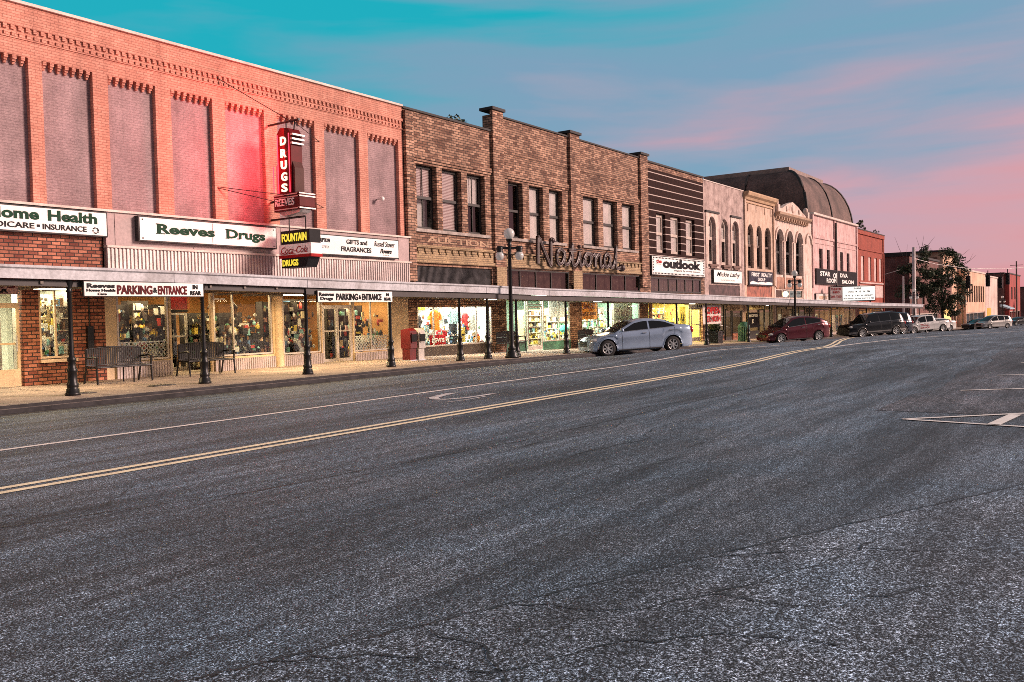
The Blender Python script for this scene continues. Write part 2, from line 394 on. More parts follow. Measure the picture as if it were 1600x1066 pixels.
# gutter, kerb, pavement
b = MB(); strip(b, lambda s: kerb(s)-.32, kerb, .003, -60, 103); tag(b.build('gutter', M_gutter), kind='structure')
b = MB(); bs = [s for s in ss if -60 <= s <= 103]
for a, c in zip(bs, bs[1:]):
    for q_, (o0, z0, o1, z1) in enumerate(((0, 0, .015, .085), (.015, .085, .11, .088), (.11, .088, .12, .15), (.12, .15, .3, .153))):
        b.m = 1 if q_ in (0, 2) else 0
        b.quad((a, kerb(a)+o0, g(a)+z0), (c, kerb(c)+o0, g(c)+z0), (c, kerb(c)+o1, g(c)+z1), (a, kerb(a)+o1, g(a)+z1))
tag(b.build('kerb', [M_kerb, M_gutter]), kind='structure')
b = MB(); strip(b, lambda s: kerb(s)+.3, 30, .15, -60, 103, lambda s, d: g(s)); strip(b, 17.5, 30, .15, 118.5, 320, lambda s, d: g(s))
tag(b.build('sidewalk', M_conc), kind='structure')
b = MB()
for s in range(2, 100, 2):
    if s % 4 == 0 or s < 40: b.quad((s, kerb(s)+.31, SIDE(s)+.004), (s+.02, kerb(s)+.31, SIDE(s)+.004), (s+.02, 22, SIDE(s)+.004), (s, 22, SIDE(s)+.004))
for d in (19.2, 20.6): strip(b, d, d+.018, .154, 0, 100, lambda s, q: g(s))
tag(b.build('sidewalk_joint', M_crack), kind='structure')
M_grate = plain('cast_iron_cover', (.045, .04, .038), .6)
for k_, (x, y, lab) in enumerate(((9.95, 18.35, 'dark utility cover in the pavement beside the first canopy post'), (12.0, 18.55, 'dark utility cover in the pavement left of the second canopy post'))):
    b = MB(); b.box(x-.28, x+.28, y-.17, y+.17, .153, .165)
    for q in range(5): b.box(x-.24+q*.1, x-.20+q*.1, y-.13, y+.13, .165, .172)
    o = b.build('utility_cover', M_grate, None, (x, y, .15)); tag(o, lab, 'cover', 'utility covers in the pavement')
# painted lines
b = MB()
yl = [(-20, 9.0), (3, 9.02), (14, 9.12), (26, 9.15), (32, 9.3), (36, 9.75), (41, 10.8), (47, 12.2), (54, 13.6), (60, 14.6)]
def fine(pts, n=5):
    out = []
    for (x, y), (x2, y2) in zip(pts, pts[1:]):
        for k in range(n): out.append((x+(x2-x)*k/n, y+(y2-y)*k/n))
    return out+[pts[-1]]
yl = fine(yl, 8)
ribbon(b, [(x, y+.125) for x, y in yl], .12); ribbon(b, [(x, y-.125) for x, y in yl], .12)
tag(b.build('yellow_line', M_yel), kind='structure')
b = MB()
ribbon(b, fine([(-20, 12.0), (5, 12.0), (9.4, 12.05), (17.5, 12.33), (24.5, 12.4), (30, 12.45), (38, 12.4)], 8), .115)
ribbon(b, fine([(34, 9.3), (42, 9.9), (52, 10.3), (63, 9.6), (75, 8.7), (95, 6.9), (140, 3)], 8), .16)
for l in ([(13.17, 2.55), (16.4, -.7)], [(13.17, 2.55), (12.7, -.5)], [(17.99, 2.5), (18.75, 1.53), (20.6, -.8)], [(22.1, 2.34), (24.2, -.6)], [(26.2, 2.2), (28.6, -.6)]): ribbon(b, fine(l, 6), .09, .012)
ribbon(b, fine([(12.98, 1.42), (14.32, 1.28)], 3), .16, .012)
tag(b.build('white_line', M_white), kind='structure')
b = MB()     # worn turn arrow
ribbon(b, fine([(13.0, 11.05), (13.05, 10.8), (13.4, 10.62), (13.9, 10.6), (14.4, 10.62)], 4), .13, .007)
ribbon(b, fine([(13.0, 11.0), (13.25, 11.25), (13.7, 11.4), (14.1, 11.5)], 4), .2, .010)
ribbon(b, fine([(12.6, 10.4), (13.2, 10.35), (13.9, 10.42)], 3), .05, .007)
tag(b.build('turn_arrow', M_worn), kind='structure')

# ------------------------------------------------------------------ building materials
M_pink = brick('painted_brick', (.60, .25, .18), (.70, .325, .24), (.44, .17, .125), bw=.21, rh=.07, dirt=.3, ms=.008)
M_mauve = brick('mauve_brick', (.335, .225, .235), (.36, .245, .25), (.30, .20, .205), bw=.21, rh=.07, dirt=.36, ms=.007, vscale=.9)
M_red = brick('red_brick', (.17, .04, .024), (.48, .19, .115), (.035, .02, .016), ms=.013, dirt=.4, rh=.09)
M_tan = brick('tan_brick', (.52, .31, .21), (.14, .058, .034), (.045, .03, .022), vscale=.38, ms=.013, dirt=.5, rh=.10, bw=.30)
M_buff = brick('buff_brick', (.46, .33, .19), (.36, .25, .14), (.20, .14, .09), ms=.013, dirt=.3)
M_stripe = None
t = NT('striped_tile')     # dark glazed tile with pale mortar courses
sp = t.node('ShaderNodeSeparateXYZ'); t.l(t.co, sp.inputs[0])
w = t.node('ShaderNodeMath', operation='FRACT'); mm = t.node('ShaderNodeMath', operation='MULTIPLY'); t.l(sp.outputs[2], mm.inputs[0]); mm.inputs[1].default_value = 1/.43; t.l(mm.outputs[0], w.inputs[0])
line = t.ramp(w.outputs[0], [(.02, 1), (.10, 1), (.13, 0)])
M_stripe = t.fin(t.mix(t.ramp(t.noise(6, 4, .7), [(.3, (.010, .005, .004)), (.7, (.045, .017, .014))]), t.ramp(t.noise(9, 3), [(.3, (.42, .33, .30)), (.7, (.60, .50, .45))]), line), .85, 0, .15)
def mottle(name, a, c, e, sc=1.6, thr=.5, rough=.9):
    t = NT(name)
    col = t.ramp(t.noise(sc, 7, .7), [(.3, a), (thr, c), (.7, e)])
    col = t.mix(col, t.ramp(t.noise(16, 3, .6), [(.3, .8), (.7, 1.22)]), 1, 'MULTIPLY')
    col = t.mix(col, t.ramp(t.noise(1, 4, .6, t.map((2.4, 2.4, .3))), [(.3, .78), (.65, 1.1)]), 1, 'MULTIPLY')
    t.bump(t.noise(25, 4), .4, .01)
    return t.fin(col, rough)
M_stucco = mottle('mottled_stucco', (.15, .105, .095), (.42, .31, .28), (.62, .49, .45), 1.5)
M_cream = mottle('cream_stone', (.36, .23, .17), (.58, .42, .32), (.68, .52, .42), 1.2)
M_ornate = mottle('pale_stone', (.42, .28, .23), (.66, .52, .45), (.74, .61, .54), 1.2)
M_rose = mottle('rose_stucco', (.40, .22, .205), (.62, .41, .39), (.72, .54, .51), 1.1)
M_crimson = brick('crimson_brick', (.33, .055, .03), (.40, .085, .05), (.2, .04, .03), ms=.01, dirt=.3)
M_darkbrick = brick('dark_brick', (.20, .075, .065), (.33, .14, .115), (.035, .022, .022), dirt=.55, ms=.014, vscale=.5, patch=((.20, .12, .11), .8, .56))
M_coping = plain('coping_dark', (.022, .018, .018), .7)
M_copl = plain('coping_light', (.62, .52, .46), .6)
M_wfr = plain('window_frame_dark', (.018, .014, .013), .55)
M_wfl = plain('window_frame_pale', (.52, .42, .36), .55)
M_blind = plain('blind', (.80, .69, .66), .8, var=.12)
t = NT('slatted_blind'); bl = t.node('ShaderNodeTexWave', wave_type='BANDS', bands_direction='Z'); t.l(t.co, bl.inputs[0]); bl.inputs['Scale'].default_value = 5.2; bl.inputs['Distortion'].default_value = .3
M_slat = t.fin(t.ramp(bl.outputs['Fac'], [(.2, (.34, .2, .19)), (.7, (.82, .64, .62))]), .7)
M_glass = glass('window_glass', (.86, .90, .90), .06)
M_shop = glass('shop_glass', (.93, .97, .96), .015)
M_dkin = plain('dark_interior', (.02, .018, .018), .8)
M_metal = plain('fluted_metal', (.42, .36, .345), .45, .55, var=.22, scale=1.6)
M_band = plain('mauve_sheet', (.39, .285, .275), .55, 0, var=.16, scale=1.0)
M_cream2 = plain('cream_paint', (.62, .47, .30), .6, var=.2)
M_alu = plain('aluminium', (.55, .50, .45), .4, .5, var=.15)
M_roof = plain('roof_felt', (.05, .05, .05), .9)
M_black = plain('black_iron', (.012, .012, .013), .38, .3, var=.4, fine=.1)
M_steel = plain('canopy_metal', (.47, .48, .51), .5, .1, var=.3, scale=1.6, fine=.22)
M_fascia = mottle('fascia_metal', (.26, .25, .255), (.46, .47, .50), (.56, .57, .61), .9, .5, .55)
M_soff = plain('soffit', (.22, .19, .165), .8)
M_timber = plain('timber_trim', (.50, .40, .28), .7)
def body(b, x0, x1, ztop, depth=18, zb=-3.0, roof=True, y=D):
    """side walls, back wall and roof behind a front"""
    b.quad((x0, y+.02, zb), (x0, y+depth, zb), (x0, y+depth, ztop), (x0, y+.02, ztop))
    b.quad((x1, y+.02, zb), (x1, y+.02, ztop), (x1, y+depth, ztop), (x1, y+depth, zb))
    b.quad((x0, y+depth, zb), (x1, y+depth, zb), (x1, y+depth, ztop), (x0, y+depth, ztop))
    if roof: b.quad((x0, y+.3, ztop-.4), (x1, y+.3, ztop-.4), (x1, y+depth, ztop-.4), (x0, y+depth, ztop-.4))
    b.quad((x0, y+.3, ztop-.4), (x0, y+.3, ztop), (x1, y+.3, ztop), (x1, y+.3, ztop-.4))
    b.quad((x0, y, ztop), (x1, y, ztop), (x1, y+.3, ztop), (x0, y+.3, ztop))
def sash(parent, a, c, z0, z1, y=D+.18, fr=M_wfr, arch=False, blind=None, mid=.5, muntin=0, low=True, w=.065, name='window'):
    """a sash window set in its opening: frame, panes, blinds"""
    b = MB(); r = (c-a)/2; zt = z1-r if arch else z1
    b.box(a, a+w, y, y+.07, z0, zt); b.box(c-w, c, y, y+.07, z0, zt); b.box(a+w, c-w, y, y+.07, z0, z0+w*1.2)
    zm = z0+(z1-z0)*mid; b.box(a+w, c-w, y-.02, y+.05, zm-w*.6, zm+w*.6)
    if arch:
        n = 10; P = lambda rr: [(a+r-rr*math.cos(math.pi*k/n), zt+rr*math.sin(math.pi*k/n)) for k in range(n+1)]
        o, i = P(r), P(r-w)
        for k in range(n): b.prism([i[k], i[k+1], o[k+1], o[k]], 'y', y, y+.07)
    else: b.box(a+w, c-w, y, y+.07, z1-w, z1)
    for k in range(muntin): xx = a+(c-a)*(k+1)/(muntin+1); b.box(xx-.014, xx+.014, y+.01, y+.045, z0+w, zt-w*.5)
    f = b.build(name, fr, parent)
    b = MB(); yy = y+.055
    b.quad((a+w, yy, z0+w), (c-w, yy, z0+w), (c-w, yy, zt), (a+w, yy, zt))
    if arch: b.poly([(a+r-(r-w)*math.cos(math.pi*k/10), yy, zt+(r-w)*math.sin(math.pi*k/10)) for k in range(11)])
    b.build('pane', M_glass, f)
    if blind:
        for (t0, t1, mt, dy) in blind:
            b = MB(); b.quad((a+w, y+.075+dy, z0+(z1-z0)*t0), (c-w, y+.075+dy, z0+(z1-z0)*t0), (c-w, y+.075+dy, z0+(z1-z0)*t1), (a+w, y+.075+dy, z0+(z1-z0)*t1)); b.build('blind', mt, f)
    return f
def room(parent, x0, x1, z0, z1, depth, wall, floor=None, name='interior', y=D+.3):
    b = MB()
    b.quad((x0, y, z0), (x1, y, z0), (x1, y+depth, z0), (x0, y+depth, z0)); b.m = 1
    b.quad((x0, y+depth, z0), (x1, y+depth, z0), (x1, y+depth, z1), (x0, y+depth, z1))
    b.quad((x0, y, z0), (x0, y+depth, z0), (x0, y+depth, z1), (x0, y, z1)); b.quad((x1, y, z0), (x1, y, z1), (x1, y+depth, z1), (x1, y+depth, z0)); b.m = 2
    b.quad((x0, y, z1), (x0, y+depth, z1), (x1, y+depth, z1), (x1, y, z1))
    return b.build(name, [floor or M_floor, wall, M_ceil], parent)
M_floor = plain('shop_floor', (.30, .27, .22), .5); M_ceil = plain('shop_ceiling', (.55, .54, .50), .8)
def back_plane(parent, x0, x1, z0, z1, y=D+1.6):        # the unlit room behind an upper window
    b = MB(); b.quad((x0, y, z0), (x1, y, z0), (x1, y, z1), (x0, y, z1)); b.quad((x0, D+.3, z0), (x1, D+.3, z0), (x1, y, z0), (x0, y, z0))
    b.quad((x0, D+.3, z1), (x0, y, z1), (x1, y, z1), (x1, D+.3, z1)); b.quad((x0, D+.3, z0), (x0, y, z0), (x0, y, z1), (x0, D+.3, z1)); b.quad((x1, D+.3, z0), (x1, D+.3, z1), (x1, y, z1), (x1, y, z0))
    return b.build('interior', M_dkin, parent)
def shopwin(parent, a, c, z0, z1, y=D, fr=M_alu, mull=(), w=.05, bar=None, name='display_window', glass=None):
    b = MB(); b.box(a, a+w, y, y+.09, z0, z1); b.box(c-w, c, y, y+.09, z0, z1); b.box(a+w, c-w, y, y+.09, z0, z0+w); b.box(a+w, c-w, y, y+.09, z1-w, z1)
    for x in mull: b.box(x-w*.4, x+w*.4, y+.01, y+.08, z0+w, z1-w)
    if bar: b.box(a+w, c-w, y+.012, y+.078, bar-w*.4, bar+w*.4)
    f = b.build(name, fr, parent)
    b = MB(); b.quad((a+w, y+.045, z0+w), (c-w, y+.045, z0+w), (c-w, y+.045, z1-w), (a+w, y+.045, z1-w)); b.build('pane', glass or M_shop, f)
    return f
def flutes(b, x0, x1, z0, z1, y, pitch=.09, dp=.025):
    n = max(2, int((x1-x0)/pitch)); p = (x1-x0)/n
    for i in range(n):
        a = x0+i*p
        for (u0, v0, u1, v1) in ((0, 0, .18, dp), (.18, dp, .62, dp), (.62, dp, .8, 0), (.8, 0, 1, 0)):
            b.quad((a+u0*p, y-v0, z0), (a+u1*p, y-v1, z0), (a+u1*p, y-v1, z1), (a+u0*p, y-v0, z1))
def door(parent, a, c, z0, z1, y=D, fr=M_alu, leaf=1, kick=.25, name='door', glass=None):
    w = .06; b = MB(); n = leaf
    for k in range(n):
        p, q = a+(c-a)*k/n+.004, a+(c-a)*(k+1)/n-.004
        b.box(p, p+w, y, y+.06, z0, z1); b.box(q-w, q, y, y+.06, z0, z1); b.box(p+w, q-w, y, y+.06, z1-w, z1); b.box(p+w, q-w, y, y+.06, z0, z0+kick)
        b.box(p+w, q-w, y+.004, y+.05, z0+1.02, z0+1.07)
    f = b.build(name, fr, parent)
    b = MB()
    for k in range(n):
        p, q = a+(c-a)*k/n+w, a+(c-a)*(k+1)/n-w
        b.quad((p, y+.03, z0+kick), (q, y+.03, z0+kick), (q, y+.03, z1-w), (p, y+.03, z1-w))
    b.build('pane', glass or M_shop, f)
    b = MB()
    for k in range(n):
        x = a+(c-a)*(k+1)/n-.1 if k % 2 == 0 else a+(c-a)*k/n+.1
        b.tube([(x, y-.05, z0+.85), (x, y-.05, z0+1.25)], .015)
    b.build('handle', M_steel, f)
    return f

# ================================================================== 1. drug store: long painted brick front with blank panels
B1 = thing('drug_store', (16, D, .15), 'long salmon painted brick drug store with blank mauve panels and lit windows', 'building')
X0, X1, ZT = -2.0, 24.66, 9.52
PAN = [(4.1, 5.5), (5.95, 7.35), (7.75, 9.15), (9.6, 11.0), (11.33, 12.64), (13.06, 14.45), (14.93, 16.31), (16.76, 18.21), (18.72, 20.30), (20.73, 22.36), (22.80, 24.42)]
b = MB()
b.facade(X0, X1, 4.62, ZT, D, [(p, q, 4.62, 8.25) for p, q in PAN], .15)
body(b, X0, X1, ZT)
for p, q in PAN:                       # stepped corbels hanging at the head of each panel
    n = 7; st = (q-p)/n
    for i in range(n):
        a = p+st*(i+.18)
        b.box(a, a+st*.5, D+.01, D+.15, 8.16, 8.25); b.box(a+st*.05, a+st*.45, D+.045, D+.15, 8.10, 8.16); b.box(a+st*.1, a+st*.4, D+.08, D+.15, 8.04, 8.10)
x = X0
b.box(X0, X1, D-.05, D, 8.96, 9.06); b.box(X0, X1, D-.03, D, 8.66, 8.70)
while x < X1-.1:                       # dentil courses
    b.box(x, x+.09, D-.045, D, 8.86, 8.96); b.box(x+.02, x+.115, D-.04, D, 8.70, 8.79); x += .18
b.build('wall', M_pink, B1)
b = MB()
for p, q in PAN: b.quad((p, D+.15, 4.62), (q, D+.15, 4.62), (q, D+.15, 8.25), (p, D+.15, 8.25))
b.build('blank_panel', M_mauve, B1)
b = MB(); b.box(X0, X1, D-.07, D+.34, ZT, ZT+.07); b.build('coping', M_copl, B1)
# sheet metal sign band and fluted skirt
b = MB(); b.box(12.77, 24.74, D-.14, D-.001, 3.72, 4.60)
for xx in (13.02, 15.4, 18.6, 19.9, 24.1): b.box(xx, xx+.03, D-.155, D-.14, 3.75, 4.58)
b.build('sign_band', M_band, B1)
b = MB(); b.box(X0, 24.78, D-.2, D-.001, 4.60, 4.66); b.box(12.77, 24.78, D-.19, D-.001, 3.66, 3.72); b.build('band_trim', M_copl, B1)
b = MB(); flutes(b, 12.77, 24.74, 2.5, 3.66, D-.12, .11, .035); b.quad((12.77, D-.12, 2.5), (12.77, D, 2.5), (12.77, D, 3.66), (12.77, D-.12, 3.66)); b.quad((24.74, D-.12, 2.5), (24.74, D-.12, 3.66), (24.74, D, 3.66), (24.74, D, 2.5)); b.build('fluted_skirt', M_metal, B1)
# ground floor front
zb = -.1
b = MB(); b.facade(X0, 12.74, zb, 4.62, D, [(-1.6, 1.4, .8, 2.6), (1.8, 3.1, zb, 2.6), (3.5, 7.9, .8, 2.6), (8.5, 10.62, zb, 2.62), (11.02, 11.90, .78, 2.62)], .22); b.build('brick_front', M_red, B1)
b = MB(); b.facade(12.74, 24.72, zb, 2.75, D, [(13.06, 14.64, .6, 2.6), (14.70, 16.02, zb, 2.6), (16.10, 18.30, .56, 2.6), (18.70, 20.34, .5, 2.6), (20.38, 21.82, zb, 2.6), (21.86, 23.78, .44, 2.6)], .1); b.build('shop_front', M_cream2, B1)
b = MB(); b.box(11.0, 11.94, D-.07, D-.001, .70, .78); b.build('sill', M_cream2, B1)
for (p, q, z) in ((12.98, 14.66, .58), (16.08, 20.36, .5), (21.84, 23.8, .42)):
    b = MB(); flutes(b, p, q, .1, z, D-.05, .08, .02); b.quad((p, D-.05, z), (q, D-.05, z), (q, D-.001, z), (p, D-.001, z)); b.build('kick_panel', M_metal, B1)
shopwin(B1, 11.04, 11.88, .80, 2.6, D+.05, M_cream2, (11.46,))
shopwin(B1, 3.5, 7.9, .8, 2.6, D+.05, M_cream2, (5, 6.4)); shopwin(B1, -1.6, 1.4, .8, 2.6, D+.05, M_cream2, (0,))
shopwin(B1, 13.08, 14.62, .62, 2.58, D+.02, M_alu)
shopwin(B1, 16.12, 18.28, .58, 2.58, D+.02, M_alu, (16.83,))
shopwin(B1, 18.72, 20.32, .52, 2.58, D+.02, M_alu)
shopwin(B1, 21.88, 23.76, .46, 2.58, D+.02, M_alu, (22.75,))
door(B1, 9.1, 10.58, .16, 2.14, D+.08, M_cream2, 1, .42); b = MB(); b.box(8.5, 9.1, D+.08, D+.16, .1, 2.6); b.box(9.1, 10.58, D+.08, D+.14, 2.14, 2.2); b.build('door_frame', M_cream2, B1)
door(B1, 20.44, 21.76, .17, 2.04, D+.03, M_alu, 2, .1); b = MB(); b.box(20.39, 20.44, D+.03, D+.1, .1, 2.58); b.box(21.76, 21.81, D+.03, D+.1, .1, 2.58); b.box(20.44, 21.76, D+.03, D+.1, 2.04, 2.1); b.box(20.44, 21.76, D+.03, D+.1, 2.52, 2.58); b.build('door_frame', M_alu, B1)
# recessed entry with red transom
yr = D+1.1
b = MB(); b.quad((14.70, D+.1, zb), (14.70, yr, zb), (14.70, yr, 2.6), (14.70, D+.1, 2.6)); b.quad((16.02, D+.1, zb), (16.02, D+.1, 2.6), (16.02, yr, 2.6), (16.02, yr, zb)); b.quad((14.7, D+.1, 2.6), (14.7, yr, 2.6), (16.02, yr, 2.6), (16.02, D+.1, 2.6)); b.build('entry_recess', M_shop, B1)
door(B1, 14.74, 15.98, .17, 1.92, yr, M_alu, 2, .12)
M_redp = plain('red_panel', (.50, .015, .015), .4, var=.15)
b = MB(); b.box(14.74, 15.98, yr-.02, yr+.05, 2.02, 2.42); b.build('transom_panel', M_redp, B1)
b = MB(); b.box(14.74, 15.98, yr-.03, yr+.06, 1.93, 2.01); b.build('transom_bar', M_wfr, B1)
b = MB(); b.lathe([(.16, 0), (.16, .5), (.13, .55), (.13, 2.2), (.16, 2.25), (.18, 2.6)], (18.5, D-.02, .05), 16); b.build('column', M_cream2, B1)
M_warmwall = plain('warm_wall', (.52, .27, .10), .8, var=.2); M_whitewall = plain('white_wall', (.66, .68, .62), .8, var=.1); M_yelwall = plain('yellow_wall', (.72, .58, .22), .8, var=.15); M_greenwall = plain('green_wall', (.40, .60, .48), .8, var=.2)
room(B1, X0+.2, 12.7, .12, 2.9, 5, M_whitewall); room(B1, 12.9, 24.5, .12, 2.9, 6, M_warmwall)

# ================================================================== 2. three-bay brown brick store
B2 = thing('brick_store', (34.5, D, 0), 'brown brick three bay store with sash windows, script sign and bright windows', 'building')
b = MB()
WN = [(25.38, 26.60), (26.92, 28.16), (28.55, 29.76), (31.47, 32.60), (33.12, 34.28), (34.80, 35.98), (37.93, 39.45), (39.98, 41.53), (42.10, 43.57)]
HO = [(p, q, 5.02, 7.52) for p, q in WN]
for (p, q, zt, tt) in ((24.70, 30.24, 9.47, 3.69), (30.24, 45.04, 10.20, 3.69)):
    b.facade(p, q, 3.69, zt, D, [h for h in HO if p < h[0] < q], .28)
body(b, 24.70, 45.04, 9.4)
b.quad((30.24, D, 9.4), (30.24, D+.4, 9.4), (30.24, D+.4, 10.2), (30.24, D, 10.2)); b.quad((30.24, D+.4, 9.3), (45.04, D+.4, 9.3), (45.04, D+.4, 10.2), (30.24, D+.4, 10.2)); b.quad((45.04, D, 9), (45.04, D, 10.2), (45.04, D+.4, 10.2), (45.04, D+.4, 9))
for (p, q, zt) in ((24.70, 25.14, 9.40), (30.24, 31.02, 10.40), (36.58, 37.50, 10.40), (44.12, 45.02, 10.40)):     # pilasters
    b.box(p, q, D-.14, D-.001, 3.0, zt)
for (p, q) in ((25.14, 30.24), (31.02, 36.58), (37.50, 44.12)):     # corbelled head course over the windows
    b.box(p, q, D-.07, D, 7.70, 7.88); b.box(p, q, D-.04, D, 7.60, 7.70)
    if p > 30: b.box(p, q, D-.025, D, 8.68, 8.73)
b.build('wall', M_tan, B2)
b = MB()
b.box(24.68, 30.22, D-.06, D+.34, 9.47, 9.55); b.box(31.04, 36.5, D-.06, D+.44, 10.2, 10.27); b.box(37.54, 44.1, D-.06, D+.44, 10.2, 10.27)
for (p, q) in ((30.16, 31.1), (36.5, 37.58), (44.04, 45.1)): b.box(p, q, D-.22, D+.5, 10.40, 10.52)
b.build('coping', M_coping, B2)
b = MB()
for (p, q) in ((25.2, 29.95), (31.3, 36.2), (37.75, 43.8)): b.box(p, q, D-.1, D-.001, 4.90, 5.02)
b.build('sill', plain('grey_stone', (.34, .29, .26), .8, var=.4, scale=4), B2)
b = MB()
for (p, q) in ((25.16, 30.22), (31.04, 36.56), (37.52, 44.10)):
    b.box(p, q, D-.05, D-.001, 3.72, 4.42 if p < 26 else 4.36)
    n = int((q-p)/.42)
    for i in range(n): xx = p+.1+i*(q-p)/n; b.box(xx, xx+.2, D-.11, D-.05, 4.16, 4.27); b.box(xx+.05, xx+.15, D-.09, D-.05, 4.08, 4.16)
    b.box(p, q, D-.13, D-.05, 4.30, 4.36); b.box(p, q, D-.12, D-.05, 3.72, 3.86)
b.build('belt_course', M_buff, B2)
bxs('buff_pier', M_buff, B2, *[(p, q, D-.17, D-.14, 2.4, 3.7) for (p, q) in ((30.26, 31.0), (36.62, 37.46))])
b = MB(); text(b, 'AUCTION', (25.9, D-.005, 4.52), 4.0, .24, bold=.02, ext=.006); b.build('faded_lettering', plain('faded_letter', (.40, .27, .18), .9, var=.4, scale=5), B2)
pat = [((.52, 1, M_slat, 0), (0, .5, M_blind, .25)), ((.0, 1, M_slat, 0),), ((.5, 1, M_blind, .05),), None, ((.0, 1, M_blind, 0),), ((.0, 1, M_blind, 0),), ((.0, 1, M_blind, 0),), ((.0, 1, M_blind, 0),), ((.0, 1, M_blind, 0),)]
for i, (p, q) in enumerate(WN): sash(B2, p+.02, q-.02, 5.03, 7.5, y=D+.22, blind=pat[i], muntin=1 if i in (0, 2) else 0, w=.09 if i < 6 else .1)
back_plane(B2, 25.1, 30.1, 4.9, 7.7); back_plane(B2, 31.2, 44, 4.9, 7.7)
# transom lights over the canopy
M_transom = glass('transom_glass', (.45, .43, .43), .05, .06)
b = MB(); b.facade(24.72, 30.2, 2.0, 3.69, D, [(25.20, 30.12, 2.72, 3.6)], .12); b.facade(30.2, 45.0, -.6, 3.69, D, [(31.05, 36.5, 2.75, 3.66), (37.55, 44.08, 2.75, 3.66), (31.1, 36.5, -.6, 2.6), (37.6, 44.0, -.6, 2.6)], .12)
b.facade(24.72, 30.2, -.6, 2.0, D, [(25.22, 30.1, -.6, 2.0)], .12); b.build('lower_wall', M_tan, B2)
b = MB(); flutes(b, 25.2, 30.12, 2.72, 3.6, D+.08, .07, .02); b.build('transom_screen', plain('black_stained_metal', (.035, .034, .036), .4, .4, var=.9, scale=3.5), B2)
for (p, q, ms) in ((31.05, 36.5, (32.3, 33.6, 34.9)), (37.55, 44.08, (39.2, 40.8, 42.4))):
    f = shopwin(B2, p, q, 2.75, 3.66, D+.03, M_wfr, ms, .07, name='transom_window', glass=M_transom)
    b = MB(); b.quad((p, D+.35, 2.75), (q, D+.35, 2.75), (q, D+.35, 3.66), (p, D+.35, 3.66)); b.build('blind', plain('blotchy_blind', (.14, .085, .07), .8, var=1.0, scale=3.4), f)  # blind colour varies in blotches from near black to pinkish brown
# shop windows below
shopwin(B2, 25.26, 30.06, .46, 2.55, D+.02, M_alu, (26.25, 27.9, 29.0), .05)
b = MB(); b.box(25.26, 30.06, D+.02, D+.1, -.3, .46); b.build('kick_panel', plain('dark_tile', (.055, .04, .03), .4), B2)
shopwin(B2, 31.1, 32.7, .45, 2.4, D+.02, M_alu, (), .05); door(B2, 32.8, 34.0, .0, 2.0, D+.02, M_alu, 1, .2)
shopwin(B2, 32.8, 34.0, 2.05, 2.4, D+.02, M_alu, (), .04, name='transom_window')
shopwin(B2, 34.1, 36.5, .35, 2.4, D+.02, M_alu, (35.5,), .05); shopwin(B2, 37.6, 44.0, .3, 2.35, D+.02, M_alu, (39.3, 41.0, 42.6), .05)
bxs('kick_panel', plain('green_tile', (.05, .16, .10), .35, var=.4), B2, (31.1, 32.7, D+.02, D+.09, -.3, .45), (34.1, 36.5, D+.02, D+.09, -.4, .35), (37.6, 44.0, D+.02, D+.09, -.5, .3))
room(B2, 25.15, 30.15, -.05, 2.75, 4.5, M_whitewall); room(B2, 30.9, 44.3, -.35, 2.72, 5, M_greenwall)

# ================================================================== 3. dark striped tile store
B3 = thing('tiled_store', (49, D, -.3), 'dark store front striped with pale courses beside the brown brick bays', 'building')
W3 = [(46.27, 47.50), (48.22, 49.66), (50.44, 51.80)]
b = MB(); b.facade(45.06, 53.22, 4.85, 9.80, D, [(p, q, 5.06, 7.32) for p, q in W3], .2); b.build('wall', M_stripe, B3)
b = MB(); b.facade(45.06, 53.22, 9.80, 10.12, D); body(b, 45.06, 53.22, 10.12); b.facade(45.06, 53.22, -1, 4.85, D, [(45.4, 52.7, 2.7, 3.66), (45.5, 52.8, -1, 2.25)], .12); b.build('brick_wall', M_tan, B3)
b = MB(); b.box(45.12, 53.26, D-.07, D+.34, 10.12, 10.22); b.build('coping', M_coping, B3)
for p, q in W3: sash(B3, p, q, 5.07, 7.3, fr=M_wfl, blind=((.0, 1, M_blind, 0),), w=.14)
b = MB(); b.box(45.3, 52.9, D-.1, D-.001, 4.78, 4.85); b.build('sill', M_coping, B3)
f = shopwin(B3, 45.42, 52.68, 2.72, 3.64, D+.02, M_wfr, (46.6, 47.9, 49.1, 50.3, 51.5), .1, name='transom_window', glass=glass('milky_glass', (.5, .45, .43), .12, .25))
b = MB(); b.quad((45.4, D+.3, 2.7), (52.7, D+.3, 2.7), (52.7, D+.3, 3.66), (45.4, D+.3, 3.66)); b.build('blind', plain('dull_panel', (.24, .19, .175), .7, var=.5), f)
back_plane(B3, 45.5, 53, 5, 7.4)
shopwin(B3, 45.55, 50.9, .1, 2.2, D+.02, M_alu, (47.3, 49.1), .05); door(B3, 51.1, 52.4, -.3, 1.75, D+.02, M_alu, 1); shopwin(B3, 51.1, 52.4, 1.8, 2.2, D+.02, M_alu, (), .05, name='transom_window')
b = MB(); b.box(45.55, 50.9, D+.02, D+.1, -.6, .1); b.build('kick_panel', M_alu, B3)
room(B3, 45.2, 53.1, -.5, 2.6, 4.5, M_yelwall)

